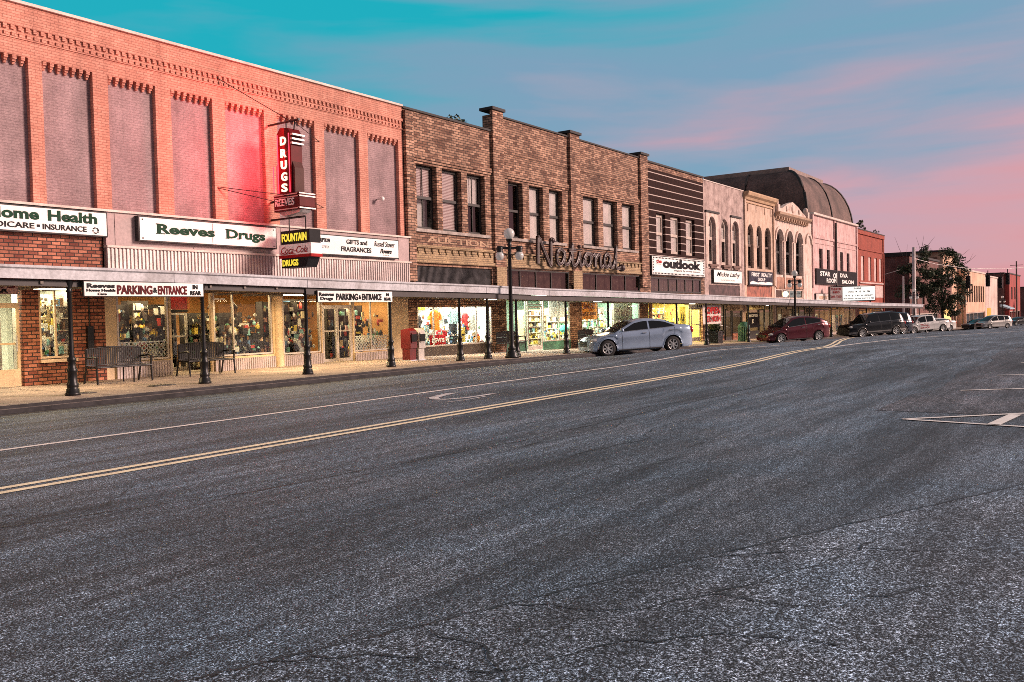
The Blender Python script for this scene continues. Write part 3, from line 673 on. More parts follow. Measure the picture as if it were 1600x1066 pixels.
# ================================================================== 4. mottled stucco store with narrow arched windows
B4 = thing('stucco_store', (56.9, D, -.5), 'weathered mottled grey stucco store with three narrow arched windows', 'building')
W4 = [(53.95, 55.18), (56.26, 57.46), (58.14, 59.40)]
b = MB(); b.facade(53.24, 60.5, 3.35, 10.02, D, [(p, q, 4.65, 7.78, 'a') for p, q in W4]+[], .22); body(b, 53.24, 60.5, 10.02); b.facade(53.24, 60.5, -1.4, 3.35, D, [(53.9, 59.5, 2.6, 3.3), (53.6, 60.0, -1.4, 2.1)], .12); b.build('wall', M_stucco, B4)
b = MB()
for (p, q) in ((53.50, 55.65), (57.9, 59.7)):       # pale surrounds, each under a dark label mould
    b.facade(p, q, 4.4, 8.0, D-.05, [(W4[0] if p < 56 else W4[2])+(4.65, 7.78, 'a')], .06); b.quad((q, D-.05, 4.4), (q, D, 4.4), (q, D, 8.0), (q, D-.05, 8.0)); b.quad((p, D-.05, 4.4), (p, D-.05, 8.0), (p, D, 8.0), (p, D, 4.4))
b.build('surround', M_ornate, B4)
b = MB()
for (p, q) in ((53.45, 55.7), (57.85, 59.75)): b.box(p, q, D-.13, D-.001, 8.0, 8.12)
b.build('hood_mould', M_coping, B4)
b = MB()
for p, q in W4: b.box(p-.12, q+.12, D-.18, D-.001, 4.52, 4.65); b.box(p+.1, q-.1, D-.13, D-.001, 4.40, 4.52)
b.build('sill', plain('brown_stone', (.17, .10, .08), .8), B4)
b = MB(); b.box(53.24, 60.5, D-.04, D+.3, 10.02, 10.08); b.build('coping', M_copl, B4)
for p, q in W4: sash(B4, p+.02, q-.02, 4.67, 7.76, fr=M_wfl, arch=True, blind=((.55, .86, M_blind, 0),), w=.17, mid=.55)
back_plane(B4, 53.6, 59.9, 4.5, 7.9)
b = MB(); b.box(53.9, 59.5, D+.03, D+.11, 2.6, 3.3); b.build('transom_panel', plain('dark_stained_panel', (.06, .03, .03), .5, var=1.0, scale=2.5), B4)
shopwin(B4, 53.7, 56.6, .0, 2.05, D+.02, M_wfr, (55.2,), .07); door(B4, 56.8, 57.9, -.45, 1.7, D+.02, M_wfr, 1); shopwin(B4, 58.1, 59.9, .0, 2.05, D+.02, M_wfr, (), .07)
bxs('kick_panel', M_red, B4, (53.7, 56.6, D+.02, D+.1, -1, 0), (58.1, 59.9, D+.02, D+.1, -1, 0))
room(B4, 53.4, 60.3, -.6, 2.4, 4, plain('brown_wall', (.20, .13, .09), .8))

# ================================================================== 5. cream cornice store
B5 = thing('cornice_store', (63.8, D, -.6), 'cream store with a heavy cornice and three dark arched windows', 'building')
W5 = [(61.25, 62.46), (63.12, 64.26), (64.94, 66.28)]
b = MB(); b.facade(60.52, 67.0, -1.4, 9.50, D, [(p, q, 4.62, 7.80, 'a') for p, q in W5]+[(60.95, 66.4, 2.55, 3.35), (60.9, 66.6, -1.4, 2.0)], .24); body(b, 60.52, 67.0, 9.9)
for xx in (61.3, 63.1, 64.9, 66.4): b.box(xx-.06, xx+.06, D-.05, D-.001, 8.7, 9.2)
b.box(60.52, 60.8, D-.1, D-.001, 3.4, 9.5); b.box(66.72, 67.0, D-.1, D-.001, 3.4, 9.5); b.build('wall', M_cream, B5)
b = MB(); b.prism([(D-.001, 9.50), (D-.12, 9.50), (D-.18, 9.66), (D-.36, 9.78), (D-.42, 9.96), (D-.42, 10.04), (D-.001, 10.04)], 'x', 60.5, 66.96); b.box(60.5, 66.9, D-.08, D-.001, 9.28, 9.36); b.build('cornice', plain('ochre_cornice', (.50, .33, .20), .7), B5)
for p, q in W5: sash(B5, p+.02, q-.02, 4.64, 7.78, fr=plain('umber_frame', (.10, .06, .045), .6), arch=True, w=.13, mid=.52, blind=((.52, .8, M_blind, .4),))
back_plane(B5, 60.9, 66.7, 4.5, 7.9)
b = MB(); b.box(60.95, 66.4, D+.04, D+.12, 2.55, 3.35); b.build('transom_panel', plain('rust_panel', (.30, .09, .055), .6, var=.7), B5)
shopwin(B5, 61.0, 63.4, .0, 1.95, D+.02, M_wfr, (), .07); door(B5, 63.5, 64.6, -.6, 1.6, D+.02, M_wfr); shopwin(B5, 64.7, 66.5, 0, 1.95, D+.02, M_wfr, (), .07)
bxs('kick_panel', M_coping, B5, (61.0, 63.4, D+.02, D+.1, -1.2, 0), (64.7, 66.5, D+.02, D+.1, -1.2, 0))
room(B5, 60.7, 66.9, -.8, 2.2, 4, plain('brown_wall', (.20, .13, .09), .8))

# ================================================================== 6. ornate store with pediment
B6 = thing('ornate_store', (72, D, -.8), 'pale ornate store with big round arched windows and a crested pediment', 'building')
W6 = [(67.36, 69.05), (69.85, 71.50), (72.45, 74.10)]
b = MB(); b.facade(67.02, 76.95, -1.6, 8.9, D, [(p, q, 4.30, 7.86, 'a') for p, q in W6]+[(67.3, 74.4, 2.4, 3.2), (67.3, 76.6, -1.6, 1.9)], .3); body(b, 67.02, 76.95, 9.3)
for xx in (67.05, 69.3, 71.8, 74.3): b.box(xx-.12 if xx > 67.1 else xx, xx+.14, D-.1, D-.001, 3.3, 6.95)
b.build('wall', M_ornate, B6)
b = MB()
for p, q in W6:
    r = (q-p)/2; n = 12
    P = lambda rr: [((p+q)/2-rr*math.cos(math.pi*k/n), 7.86-r+rr*math.sin(math.pi*k/n)) for k in range(n+1)]
    o, i = P(r+.22), P(r+.02)
    for k in range(n): b.prism([i[k], i[k+1], o[k+1], o[k]], 'y', D-.12, D-.001)
    b.build('arch_mould', M_ornate, B6); b = MB()
r = .85; P = lambda rr: [(76.0-rr*math.cos(math.pi*k/12), 7.1+rr*math.sin(math.pi*k/12)) for k in range(13)]
o, i = P(.95), P(.72)
for k in range(12): b.prism([i[k], i[k+1], o[k+1], o[k]], 'y', D-.12, D-.001)
b.build('arch_mould', M_ornate, B6)
b = MB()
b.prism([(D-.001, 8.55), (D-.14, 8.55), (D-.2, 8.75), (D-.5, 8.95), (D-.55, 9.12), (D-.001, 9.12)], 'x', 67.0, 75.4)
for xx in [67.3+.62*k for k in range(13)]: b.box(xx, xx+.2, D-.34, D-.14, 8.58, 8.8)
b.build('cornice', plain('stone_cornice', (.44, .30, .21), .75), B6)
b = MB()
pe = [(67.1, 9.12), (75.2, 9.12), (75.2, 9.25), (73.8, 9.55), (72.6, 9.95), (71.2, 10.22), (69.8, 9.95), (68.6, 9.55), (67.1, 9.3)]
b.prism(pe, 'y', D-.2, D+.15)
for (xx, zz, rr) in ((69.6, 9.55, .22), (71.2, 9.66, .36), (72.8, 9.55, .22)):
    b.ball((xx, D-.22, zz), rr, .1, rr, 10, 6)
for sx in (67.35, 75.0): b.box(sx-.22, sx+.22, D-.35, D+.15, 9.12, 9.7); b.ball((sx, D-.1, 9.85), .22, .2, .25, 10, 6)
b.build('pediment', M_ornate, B6)
for p, q in W6: sash(B6, p+.02, q-.02, 4.33, 7.84, y=D+.24, fr=M_wfr, arch=True, w=.14, mid=.5)
back_plane(B6, 67.3, 74.3, 4.2, 7.9)
b = MB(); b.box(67.3, 74.4, D-.06, D-.001, 3.2, 4.1); 
for xx in (69.1, 71.2, 73.0): b.box(xx, xx+.14, D-.1, D-.06, 3.22, 4.08)
b.build('stained_panel', plain('rust_stained', (.33, .17, .115), .8, var=.6, scale=1.6), B6)
f = shopwin(B6, 67.35, 74.35, 2.42, 3.18, D+.05, M_ornate, (69.1, 70.9, 72.6), .09, name='transom_window', glass=M_glass)
b = MB(); b.quad((67.3, D+1.2, 2.3), (74.4, D+1.2, 2.3), (74.4, D+1.2, 3.3), (67.3, D+1.2, 3.3)); b.build('interior', M_dkin, B6)
b = MB(); b.ball((68.6, D+.7, 2.98), .22); b.ball((71.8, D+.7, 2.82), .24); b.build('lamp_globe', emit('warm_bulb', (1, .82, .45), 5), B6)
shopwin(B6, 67.4, 70.0, -.2, 1.85, D+.02, M_wfr, (), .08); door(B6, 70.2, 71.4, -.75, 1.6, D+.02, M_wfr); shopwin(B6, 71.6, 76.4, -.2, 1.85, D+.02, M_wfr, (73.2, 74.8), .1)
bxs('kick_panel', M_cream2, B6, (67.4, 70, D+.02, D+.1, -1.6, -.2), (71.6, 76.4, D+.02, D+.1, -1.6, -.2))
room(B6, 67.2, 76.8, -.9, 2.2, 4, plain('brown_wall', (.20, .13, .09), .8))

# ================================================================== 7. rose stucco theatre
B7 = thing('theatre', (84.4, D, -1), 'rose stucco theatre front with narrow slot windows below a curved roof', 'building')
W7 = [(79.2, 80.3), (81.65, 82.6), (86.2, 87.3), (88.6, 89.65)]
b = MB(); b.facade(76.97, 92.5, -1.8, 9.75, D, [(p, q, 5.1, 6.9) for p, q in W7]+[(77.6, 91.8, -1.8, 1.6)], .25); body(b, 76.97, 92.5, 9.75)
b.box(76.98, 77.3, D-.12, D-.001, 3.4, 9.75); b.box(83.95, 84.25, D-.12, D-.001, 3.4, 9.75); b.box(92.2, 92.48, D-.12, D-.001, 0, 9.75)
b.box(77.3, 83.95, D-.09, D-.001, 7.75, 7.95); b.box(84.25, 92.2, D-.09, D-.001, 7.75, 7.95); b.box(77.3, 92.2, D-.05, D-.001, 7.3, 7.4)
b.build('wall', M_rose, B7)
b = MB(); b.box(76.97, 92.5, D-.22, D+.35, 9.75, 9.92); b.build('coping', M_copl, B7)
for p, q in W7: sash(B7, p, q, 5.11, 6.89, fr=M_wfr, w=.08)
back_plane(B7, 78, 91, 5, 7)
b = MB(); b.tube([(84.1, D-.2, 1.5), (84.1, D-.2, 9.5)], .09, 8); b.build('downpipe', plain('rusty_pipe', (.06, .045, .04), .6), B7)
shopwin(B7, 77.7, 82.4, -.3, 1.55, D+.02, M_wfl, (79.2, 80.7), .12); door(B7, 83, 87, -.9, 1.5, D+.02, M_wfl, 3); shopwin(B7, 87.5, 91.7, -.3, 1.55, D+.02, M_wfl, (88.9, 90.3), .12)
bxs('kick_panel', M_cream, B7, (77.7, 82.4, D+.02, D+.1, -1.6, -.3), (87.5, 91.7, D+.02, D+.1, -1.6, -.3))
room(B7, 77.2, 92.2, -1, 2.0, 4, plain('tan_wall', (.45, .30, .16), .8))
# curved mansard roof of the auditorium
def dome():
    r = thing('curved_roof', (85, 29, 9.4), 'dark curved mansard roof with a flat capped ridge above the theatre', 'roof')
    x0, x1, y0, y1, zb, zt = 77.3, 92.7, 22.55, 35.2, 9.4, 14.1
    n = 9
    prof = [(1-math.cos(math.pi/2*k/n), math.sin(math.pi/2*k/n)) for k in range(n+1)]      # inset, rise
    ins = 2.5
    b = MB(); b.smooth = True
    rings = [[(x0+ins*i_, y0+ins*i_, zb+(zt-zb)*z_), (x1-ins*i_, y0+ins*i_, zb+(zt-zb)*z_), (x1-ins*i_, y1-ins*i_, zb+(zt-zb)*z_), (x0+ins*i_, y1-ins*i_, zb+(zt-zb)*z_)] for i_, z_ in prof]
    for a, c in zip(rings, rings[1:]):
        for k in range(4): b.add([a[k], a[(k+1) % 4], c[(k+1) % 4], c[k]], [(0, 1, 2, 3)], False)
    b.poly(rings[-1]); b.build('roof_shell', plain('roof_shingle', (.12, .073, .062), .8, var=.55, scale=.5, fine=.4), r)
    b = MB(); q = rings[-1]
    b.box(q[0][0]-.25, q[1][0]+.25, q[0][1]-.25, q[2][1]+.25, zt-.1, zt+.36); b.build('ridge_cap', plain('ridge_trim', (.24, .18, .16), .6, .2), r)
    b = MB()
    for k in (0, 1): b.tube([rg[k] for rg in rings], .13, 6)
    m0 = [tuple((rg[0][j]+rg[1][j])/2 for j in range(3)) for rg in rings]; b.tube([(p[0]+.2, p[1]-.02, p[2]) for p in m0], .1, 6)
    m1 = [tuple(rg[0][j]*.2+rg[3][j]*.8 if j == 1 else rg[0][j] for j in range(3)) for rg in rings]; b.tube([(p[0]-.02, rg[0][1]+(rg[3][1]-rg[0][1])*.45, p[2]) for p, rg in zip(m1, rings)], .1, 6)
    b.build('hip_ridge', M_coping, r)
dome()

# ================================================================== 8. crimson brick store
B8 = thing('crimson_store', (98.5, D, -1.2), 'crimson brick corner store with four pale boarded windows', 'building')
W8 = [(94.2, 95.6), (97.4, 98.7), (100.0, 101.3), (102.4, 103.6)]
b = MB(); b.facade(92.52, 104.5, -2, 9.5, D, [(p, q, 4.35, 6.9) for p, q in W8]+[(93, 104, -2, 1.4)], .2); body(b, 92.52, 104.5, 9.5)
b.box(92.52, 104.5, D-.1, D-.001, 7.5, 7.68); b.box(92.52, 104.5, D-.14, D-.001, 9.1, 9.5)
for xx in (92.52, 104.1): b.box(xx, xx+.4, D-.1, D-.001, 0, 9.1)
b.build('wall', M_crimson, B8)
b = MB(); b.box(92.5, 104.55, D-.18, D+.34, 9.5, 9.6); b.build('coping', M_coping, B8)
for p, q in W8:
    b = MB(); b.box(p, q, D+.1, D+.16, 4.35, 6.9); b.build('window', plain('pale_board', (.55, .40, .37), .7), B8)
b = MB(); b.box(93.4, 103.9, D-.12, D-.001, 4.05, 4.2); b.box(93.4, 103.9, D-.05, D-.001, 2.6, 3.9); b.build('sign_board', plain('pale_board', (.55, .40, .37), .7), B8)
shopwin(B8, 93.2, 98, -.4, 1.35, D+.02, M_wfl, (95, 96.5), .12); shopwin(B8, 99, 103.8, -.4, 1.35, D+.02, M_wfl, (100.6, 102.2), .12)
bxs('kick_panel', M_crimson, B8, (93, 99, D+.02, D+.1, -2, -.4), (99, 104, D+.02, D+.1, -2, -.4))
room(B8, 92.8, 104.2, -1.25, 1.8, 4, plain('tan_wall', (.45, .30, .16), .8))
# ================================================================== canopy, its posts and lights
CN = thing('street_canopy', (40, DC, 2.2), 'long flat metal canopy over the pavement with a pale fascia', 'canopy')
cs = [-6, 0, 4, 8, 12, 16, 20, 24, 28, 32, 36, 40, 44, 48, 54, 60, 66, 72, 80, 88, 96, 103.4]
b = MB()
for a, c in zip(cs, cs[1:]):
    za, zc = ctop(a), ctop(c)
    b.quad((a, DC, za+.02), (c, DC, zc+.02), (c, D-.21, zc+.16), (a, D-.21, za+.16))
b.build('deck', M_steel, CN)
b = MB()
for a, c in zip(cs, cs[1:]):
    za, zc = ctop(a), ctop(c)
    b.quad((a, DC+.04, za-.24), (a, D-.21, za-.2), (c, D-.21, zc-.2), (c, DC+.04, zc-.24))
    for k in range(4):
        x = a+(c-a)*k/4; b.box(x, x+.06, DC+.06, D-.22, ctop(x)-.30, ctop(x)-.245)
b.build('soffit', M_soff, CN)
b = MB()
for a, c in zip(cs, cs[1:]):
    za, zc = ctop(a), ctop(c)
    for (y0, y1, u0, u1) in ((-.02, -.02, -.22, -.03), (-.02, -.06, -.03, .0), (-.06, -.06, 0, .05), (-.06, .02, .05, .05), (-.02, .06, -.22, -.22)):
        b.quad((a, DC+y0, za+u0), (c, DC+y0, zc+u0), (c, DC+y1, zc+u1), (a, DC+y1, za+u1))
    b.box(a-.012, a+.012, DC-.03, DC-.02, ctop(a)-.22, ctop(a)-.03)
b.quad((cs[-1], DC-.05, ctop(103.4)-.24), (cs[-1], D-.2, ctop(103.4)-.24), (cs[-1], D-.2, ctop(103.4)+.1), (cs[-1], DC-.05, ctop(103.4)+.05))
b.build('fascia', M_fascia, CN)
b = MB()
for a, c in zip(cs, cs[1:]):
    za, zc = ctop(a), ctop(c)
    if a < 16:
        b.quad((a, DC+.10, za-.36), (c, DC+.10, zc-.36), (c, DC+.10, zc-.225), (a, DC+.10, za-.225)); b.quad((a, DC+.10, za-.36), (a, DC+.2, za-.36), (c, DC+.2, zc-.36), (c, DC+.10, zc-.36))
    else:
        b.quad((a, DC+.05, za-.40), (c, DC+.05, zc-.40), (c, DC+.05, zc-.225), (a, DC+.05, za-.225)); b.quad((a, DC+.05, za-.40), (a, DC+.17, za-.40), (c, DC+.17, zc-.40), (c, DC+.05, zc-.40)); b.quad((a, DC+.17, za-.40), (a, DC+.17, za-.225), (c, DC+.17, zc-.225), (c, DC+.17, zc-.40))
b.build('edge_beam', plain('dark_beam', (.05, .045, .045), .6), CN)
PS = [3.2, 6.4, 9.62, 12.83, 16.05, 19.33, 22.67, 24.21, 25.97, 29.4, 32.86, 39.81, 43.53, 49.79, 53.65, 58.6, 62, 67.5, 73, 78.5, 84, 90, 96, 102]
PL = {9.62: 'black cast iron canopy post in front of the red brick pier and slatted bench', 12.83: 'black cast iron canopy post at the right end of the longer parking sign', 16.05: 'black cast iron canopy post at the left end of the shorter parking sign', 19.33: 'black cast iron canopy post at the right end of the shorter parking sign',
      22.67: 'black cast iron canopy post before the window of shirts and caps', 24.21: 'black canopy post just left of the tall globe lamp', 25.97: 'black canopy post just right of the tall globe lamp', 29.4: 'black canopy post between the shoe shelves and the car bonnet',
      32.86: 'black canopy post rising behind the bonnet of the silver sedan', 39.81: 'black canopy post rising behind the boot of the silver sedan', 43.53: 'black canopy post beside the red and white hanging banner', 49.79: 'black canopy post beside the green litter bin'}
proto = None
for s in PS:
    zb = SIDE(s); top = ctop(s)-.24
    if proto is None:
        proto = thing('canopy_post', (s, DC+.0, zb), 'black canopy post further up the street', 'post', 'cast iron posts along the canopy edge')
        b = MB(); b.lathe([(.0, 0), (.15, 0), (.15, .05), (.135, .06), (.13, .13), (.105, .15), (.118, .19), (.118, .24), (.098, .27), (.090, .47), (.105, .50), (.105, .54), (.085, .57), (.072, .70), (.09, .73), (.09, .77), (.055, .82)], seg=14); b.build('pedestal', M_black, proto, local=True)
        b = MB(); b.lathe([(.055, .82), (.047, 1.2), (.044, 2.2), (.07, 2.23), (.05, 2.26), (.055, 2.3), (.085, 2.42), (.10, 2.46)], seg=12); b.build('shaft', M_black, proto, local=True)
        o = proto
    else: o = copy_tree(proto); o.location = (s, DC+.0, zb)
    sh = [c for c in o.children if c.name.startswith('shaft')][0]
    sh.scale = (1, 1, (top-zb)/2.46); sh.location = (0, 0, .82*(1-(top-zb)/2.46))
    o['label'] = PL.get(s, 'black canopy post standing further up the street beyond the maroon car' if s > 50 else 'black canopy post under the canopy left of the lit brick doorway')
    o.location.y = DC+.14
# fluorescent and globe lamps under the canopy
def area(o, loc, e, sx, sy, col):
    l = bpy.data.lights.new('canopy_lamp', 'AREA'); l.shape = 'RECTANGLE'; l.size = sx; l.size_y = sy; l.energy = e; l.color = col
    k = bpy.data.objects.new('lamp_light', l); COL.objects.link(k); k.parent = o; k.location = loc
lamp0 = None
for i, (s, lab) in enumerate(((10.4, 'fluorescent lamp under the canopy above the brick doorway'), (5.0, 'fluorescent lamp under the canopy left of the brick doorway'), (17.6, 'fluorescent lamp under the canopy above the second slatted bench'), (27.5, 'fluorescent lamp under the canopy outside the clothes window'), (36, 'fluorescent lamp under the canopy above the silver sedan'), (47, 'fluorescent lamp under the canopy outside the yellow shop'), (60, 'fluorescent lamp under the canopy near the maroon car'), (21.5, 'fluorescent lamp under the canopy above the double glass door'))):
    z = ctop(s)-.29
    if lamp0 is None:
        lamp0 = thing('canopy_lamp', (s, 20.3, z), lab, 'lamp', 'lamps under the canopy')
        b = MB(); b.box(-.42, .42, -.06, .06, 0, .05); b.build('housing', M_soff, lamp0, local=True)
        b = MB(); b.tube([(-.38, 0, -.015), (.38, 0, -.015)], .018, 8); b.build('tube', emit('tube_glow', (1, .86, .62), 3.5), lamp0, local=True)
        o = lamp0
    else: o = copy_tree(lamp0); o.location = (s, 20.3, z); o['label'] = lab
    if s in (10.4, 17.6): area(o, (0, 0, -.08), 60 if s < 14 else 40, 1.1, .3, (1, .70, .38) if s < 24 else (1, .86, .6))

# ================================================================== signs
M_sw = plain('sign_white', (.88, .88, .84), .45, var=.12, fine=.08, scale=1.2); M_sg = plain('sign_green', (.0, .04, .016), .5); M_sk = plain('sign_black', (.012, .012, .014), .5); M_sr = plain('sign_red', (.36, .012, .012), .5, var=.3)
M_smar = plain('sign_maroon', (.10, .008, .01), .5); M_syel = emit('sign_lit_yellow', (.85, .72, .06), .45); M_sgrey = plain('sign_grey', (.45, .45, .44), .5); M_strim = plain('sign_edge', (.05, .045, .045), .5)
def fsign(name, lab, x0, x1, z0, z1, y, th, board, letters, edge=M_strim, rim=.035, group=None):
    t = thing(name, ((x0+x1)/2, y, z0), lab, 'sign', group)
    b = MB(); b.box(x0, x1, y-th, y-.002, z0, z1); b.build('cabinet', edge, t)
    b = MB(); b.box(x0+rim, x1-rim, y-th-.012, y-th, z0+rim, z1-rim); b.build('face_panel', board, t)
    for (s, xa, za, w, h, mt, kw) in letters:
        b = MB(); text(b, s, (xa, y-th-.013, za), w, h, **kw); b.build('lettering', mt, t)
    return t
B_ = dict(bold=.018); BB = dict(bold=.035)
y1 = D-.14
t = fsign('fascia_sign', 'white fascia sign with green letters above a line of black letters on the brick', 8.2, 12.80, 3.92, 4.58, D-.02, .16, M_sw, [('Home', 9.80, 4.24, 1.22, .27, M_sg, BB), ('Health', 11.24, 4.24, 1.27, .27, M_sg, BB), ('MEDICARE', 9.66, 4.02, 1.24, .14, M_sk, B_), ('INSURANCE', 11.10, 4.02, 1.12, .14, M_sk, B_)])
b = MB(); b.box(10.96, 11.03, D-.205, D-.19, 4.07, 4.13); b.build('dot', M_sk, t)
b = MB()
for k in range(9):
    a = k*2.4; b.box(12.44+.07*math.cos(a), 12.48+.07*math.cos(a), D-.2, D-.19, 4.06+.07*math.sin(a), 4.09+.07*math.sin(a))
b.build('flower_mark', M_sk, t)
# serif letters for the main board are built up: bold face plus slab serifs
t = fsign('fascia_sign', 'white fascia sign with a line of large green serif letters', 13.60, 18.30, 3.86, 4.55, y1, .17, M_sw, [('Reeves', 14.15, 4.10, 1.86, .27, M_sg, BB), ('Drugs', 16.42, 4.02, 1.42, .35, M_sg, BB)])
b = MB(); yy = y1-.183
for (xa, w, z) in ((14.12, .12, 4.09), (14.26, .13, 4.09), (14.12, .1, 4.35), (15.12, .1, 4.27), (15.30, .1, 4.27), (16.39, .12, 4.09), (16.39, .1, 4.35), (16.79, .12, 4.09), (17.02, .08, 4.27), (17.28, .08, 4.27)): b.box(xa, xa+w, yy-.012, yy, z, z+.022)
b.build('serif', M_sg, t)
bxs('seam', M_sgrey, t, (15.93, 15.95, yy-.006, yy+.012, 3.92, 4.50))
bxs('bolt', M_strim, t, *[(x_, x_+.035, yy-.008, yy+.012, z_, z_+.035) for x_ in (13.70, 18.16) for z_ in (3.93, 4.44)])
fsign('fascia_sign', 'white fascia sign of black capitals and two script names near the brown brick', 19.72, 23.95, 3.78, 4.47, y1, .17, M_sw, [('PRESCRIPTION', 19.78, 4.20, .76, .13, M_sk, B_), ('PHOTO', 20.0, 4.0, .5, .09, M_sgrey, B_), ('GIFTS and', 21.30, 4.19, 1.0, .16, M_sk, B_), ('FRAGRANCES', 21.05, 3.93, 1.45, .17, M_sk, B_), ('Russell Stover', 22.66, 4.18, 1.05, .19, M_sk, dict(shear=.3, bold=.0)), ('Flowers', 22.95, 3.94, .6, .17, M_sk, dict(shear=.35, bold=.03)), ('CARDS', 23.1, 3.87, .3, .04, M_sgrey, {})])
def hsign(lab, x0, x1, parts, zoff=.34, h=.32, g=None):
    s = (x0+x1)/2; zt = ctop(s)-zoff+.10
    return fsign('hanging_sign', lab, x0, x1, zt-h, zt, DC+.03, .05, M_sw, [(q, x0+xa, zt-h+za, w, hh, mt, kw) for q, xa, za, w, hh, mt, kw in parts], rim=.015)
hsign('long white sign of black and maroon capitals hung under the canopy above a bench', 9.84, 12.76, [('Reeves', .07, .185, .62, .095, M_sk, BB), ('Home Health', .06, .105, .64, .06, M_sk, BB), ('Care', .3, .03, .2, .055, M_sk, BB), ('PARKING', .74, .05, .84, .2, M_smar, BB), ('&', 1.60, .09, .1, .12, M_sk, BB), ('ENTRANCE', 1.72, .05, .74, .2, M_smar, BB), ('IN', 2.62, .18, .13, .1, M_sk, BB), ('REAR', 2.55, .04, .29, .1, M_sk, BB)], .33, .33)
hsign('shorter white sign of black capitals hung under the canopy before the glass doors', 16.32, 19.28, [('Reeves', .05, .175, .55, .10, M_sk, BB), ('Drugs', .1, .04, .46, .115, M_sk, BB), ('PARKING', .68, .06, .84, .19, M_sk, BB), ('&', 1.55, .09, .1, .12, M_sk, BB), ('ENTRANCE', 1.68, .06, .80, .19, M_sk, BB), ('IN', 2.68, .18, .12, .09, M_sk, BB), ('REAR', 2.6, .05, .28, .095, M_sk, BB)], .36, .33)
t = fsign('hanging_sign', 'small pinkish sign with dark red capitals inside the brick doorway at the left', 7.9, 9.62, 2.34, 2.62, D-1.9, .04, plain('sign_pink', (.62, .40, .36), .6), [('PARKING', 8.1, 2.48, 1.45, .11, M_smar, BB), ('IN THE REAR', 8.1, 2.37, 1.3, .085, M_sk, BB)], rim=.012)
# --- vertical blade sign with a tower of letters
t = thing('blade_sign', (18.3, 20.8, 4.9), 'tall red neon blade sign with stacked letters and a stepped tower', 'sign')
M_swine = plain('sign_wine', (.12, .008, .010), .4, var=.25); M_spale = plain('sign_silver', (.52, .50, .48), .35, .5)
xa, xb = 18.16, 18.60      # thickness along the street
b = MB(); b.prism([(21.50, 5.5), (20.86, 5.5), (20.86, 7.35), (20.98, 7.52), (21.34, 7.56), (21.50, 7.38)], 'x', xa, xb); b.build('tower', M_swine, t)
b = MB()
b.prism([(21.62, 5.5), (21.50, 5.5), (21.50, 6.5), (21.62, 6.42)], 'x', xa+.04, xb-.04); b.build('fin', M_spale, t)
b = MB(); b.prism([(20.86, 5.5), (20.76, 5.5), (20.76, 6.3), (20.86, 6.5)], 'x', xa+.04, xb-.04); b.build('fin', plain('sign_umber', (.09, .04, .035), .5), t)
bxs('fin', M_spale, t, *[(xa-.02, xb+.02, 20.78-.02*k, 20.86, 7.02+.13*k, 7.07+.13*k) for k in range(3)])
b = MB()
for k, zz in enumerate((7.02, 6.64, 6.28, 5.92, 5.58)):
    text(b, 'DRUGS'[k], (xa-.001, 21.32, zz), .26, .26, face='x', bold=.03, ext=.03)
b.build('lettering', emit('neon_white', (1, .90, .62), .75), t)
b = MB(); b.prism([(21.62, 4.98), (20.55, 5.0), (20.45, 5.1), (20.45, 5.52), (21.62, 5.50)], 'x', xa-.08, xb+.08); b.build('name_box', plain('sign_dark_wine', (.11, .015, .016), .4), t)
b = MB()
for zz, dd in ((5.46, .04), (5.38, 0), (5.02, .0)): b.box(xa-.10, xb+.10, 20.43, 20.50+dd, zz, zz+.04); b.box(xa-.1, xa-.08, 20.45, 21.62, zz, zz+.03)
b.prism([(21.55, 4.98), (21.3, 4.84), (20.6, 4.92), (20.5, 5.0)], 'x', xa+.02, xb-.02); b.build('trim', M_spale, t)
b = MB(); text(b, 'REEVES', (xa-.081, 21.56, 5.14), .88, .22, face='x', bold=.01, ext=.025, shear=.1); b.build('lettering', M_sw, t)
for z in (5.36, 4.80): b = MB(); b.tube([(18.38, D-.01, z), (18.38, 21.6 if z > 5 else 20.55, z)], .035); b.build('bracket', M_black, t)
b = MB(); b.tube([(18.38, D-.01, 7.78), (18.38, 20.7, 7.78)], .035)
b.tube([(18.38, 20.9, 7.78), (18.38, 20.95, 7.5)], .02); b.tube([(18.38, 21.3, 7.78), (18.38, 21.3, 7.5)], .02)
b.build('bracket', M_black, t)
b = MB()
for (p, q) in (((18.3, 20.9, 7.7), (16.5, D, 8.9)), ((18.4, 20.9, 7.7), (20.5, D, 7.6)), ((18.3, 20.7, 5.4), (16.4, D, 5.65)), ((18.3, 20.8, 5.1), (16.4, D, 5.62)), ((18.5, 20.7, 5.4), (20.6, D, 5.4))): b.tube([p, q], .012, 5)
b.build('guy_wire', M_black, t)
# neon tubing; an added red area lamp throws the glow on the wall
b = MB()
for yy in (21.44, 20.92): b.tube([(xa-.03, yy, 5.55), (xa-.03, yy, 7.35)], .014, 6)
b.tube([(xa-.03, 21.66, 5.6), (xa-.03, 21.66, 6.4)], .014, 6)
b.build('neon_tube', emit('neon_red', (1, .03, .06), 2.0), t)
l = bpy.data.lights.new('neon_glow', 'AREA'); l.shape = 'RECTANGLE'; l.size = 1.0; l.size_y = 2.8; l.energy = 120; l.color = (1, .09, .10)
k = bpy.data.objects.new('neon_glow', l); COL.objects.link(k); k.parent = t
k.location = (xa-.30-18.3, 20.9-20.8, 6.6-4.9); k.rotation_euler = Vector((-.62, .78, -.02)).to_track_quat('-Z', 'Z').to_euler()
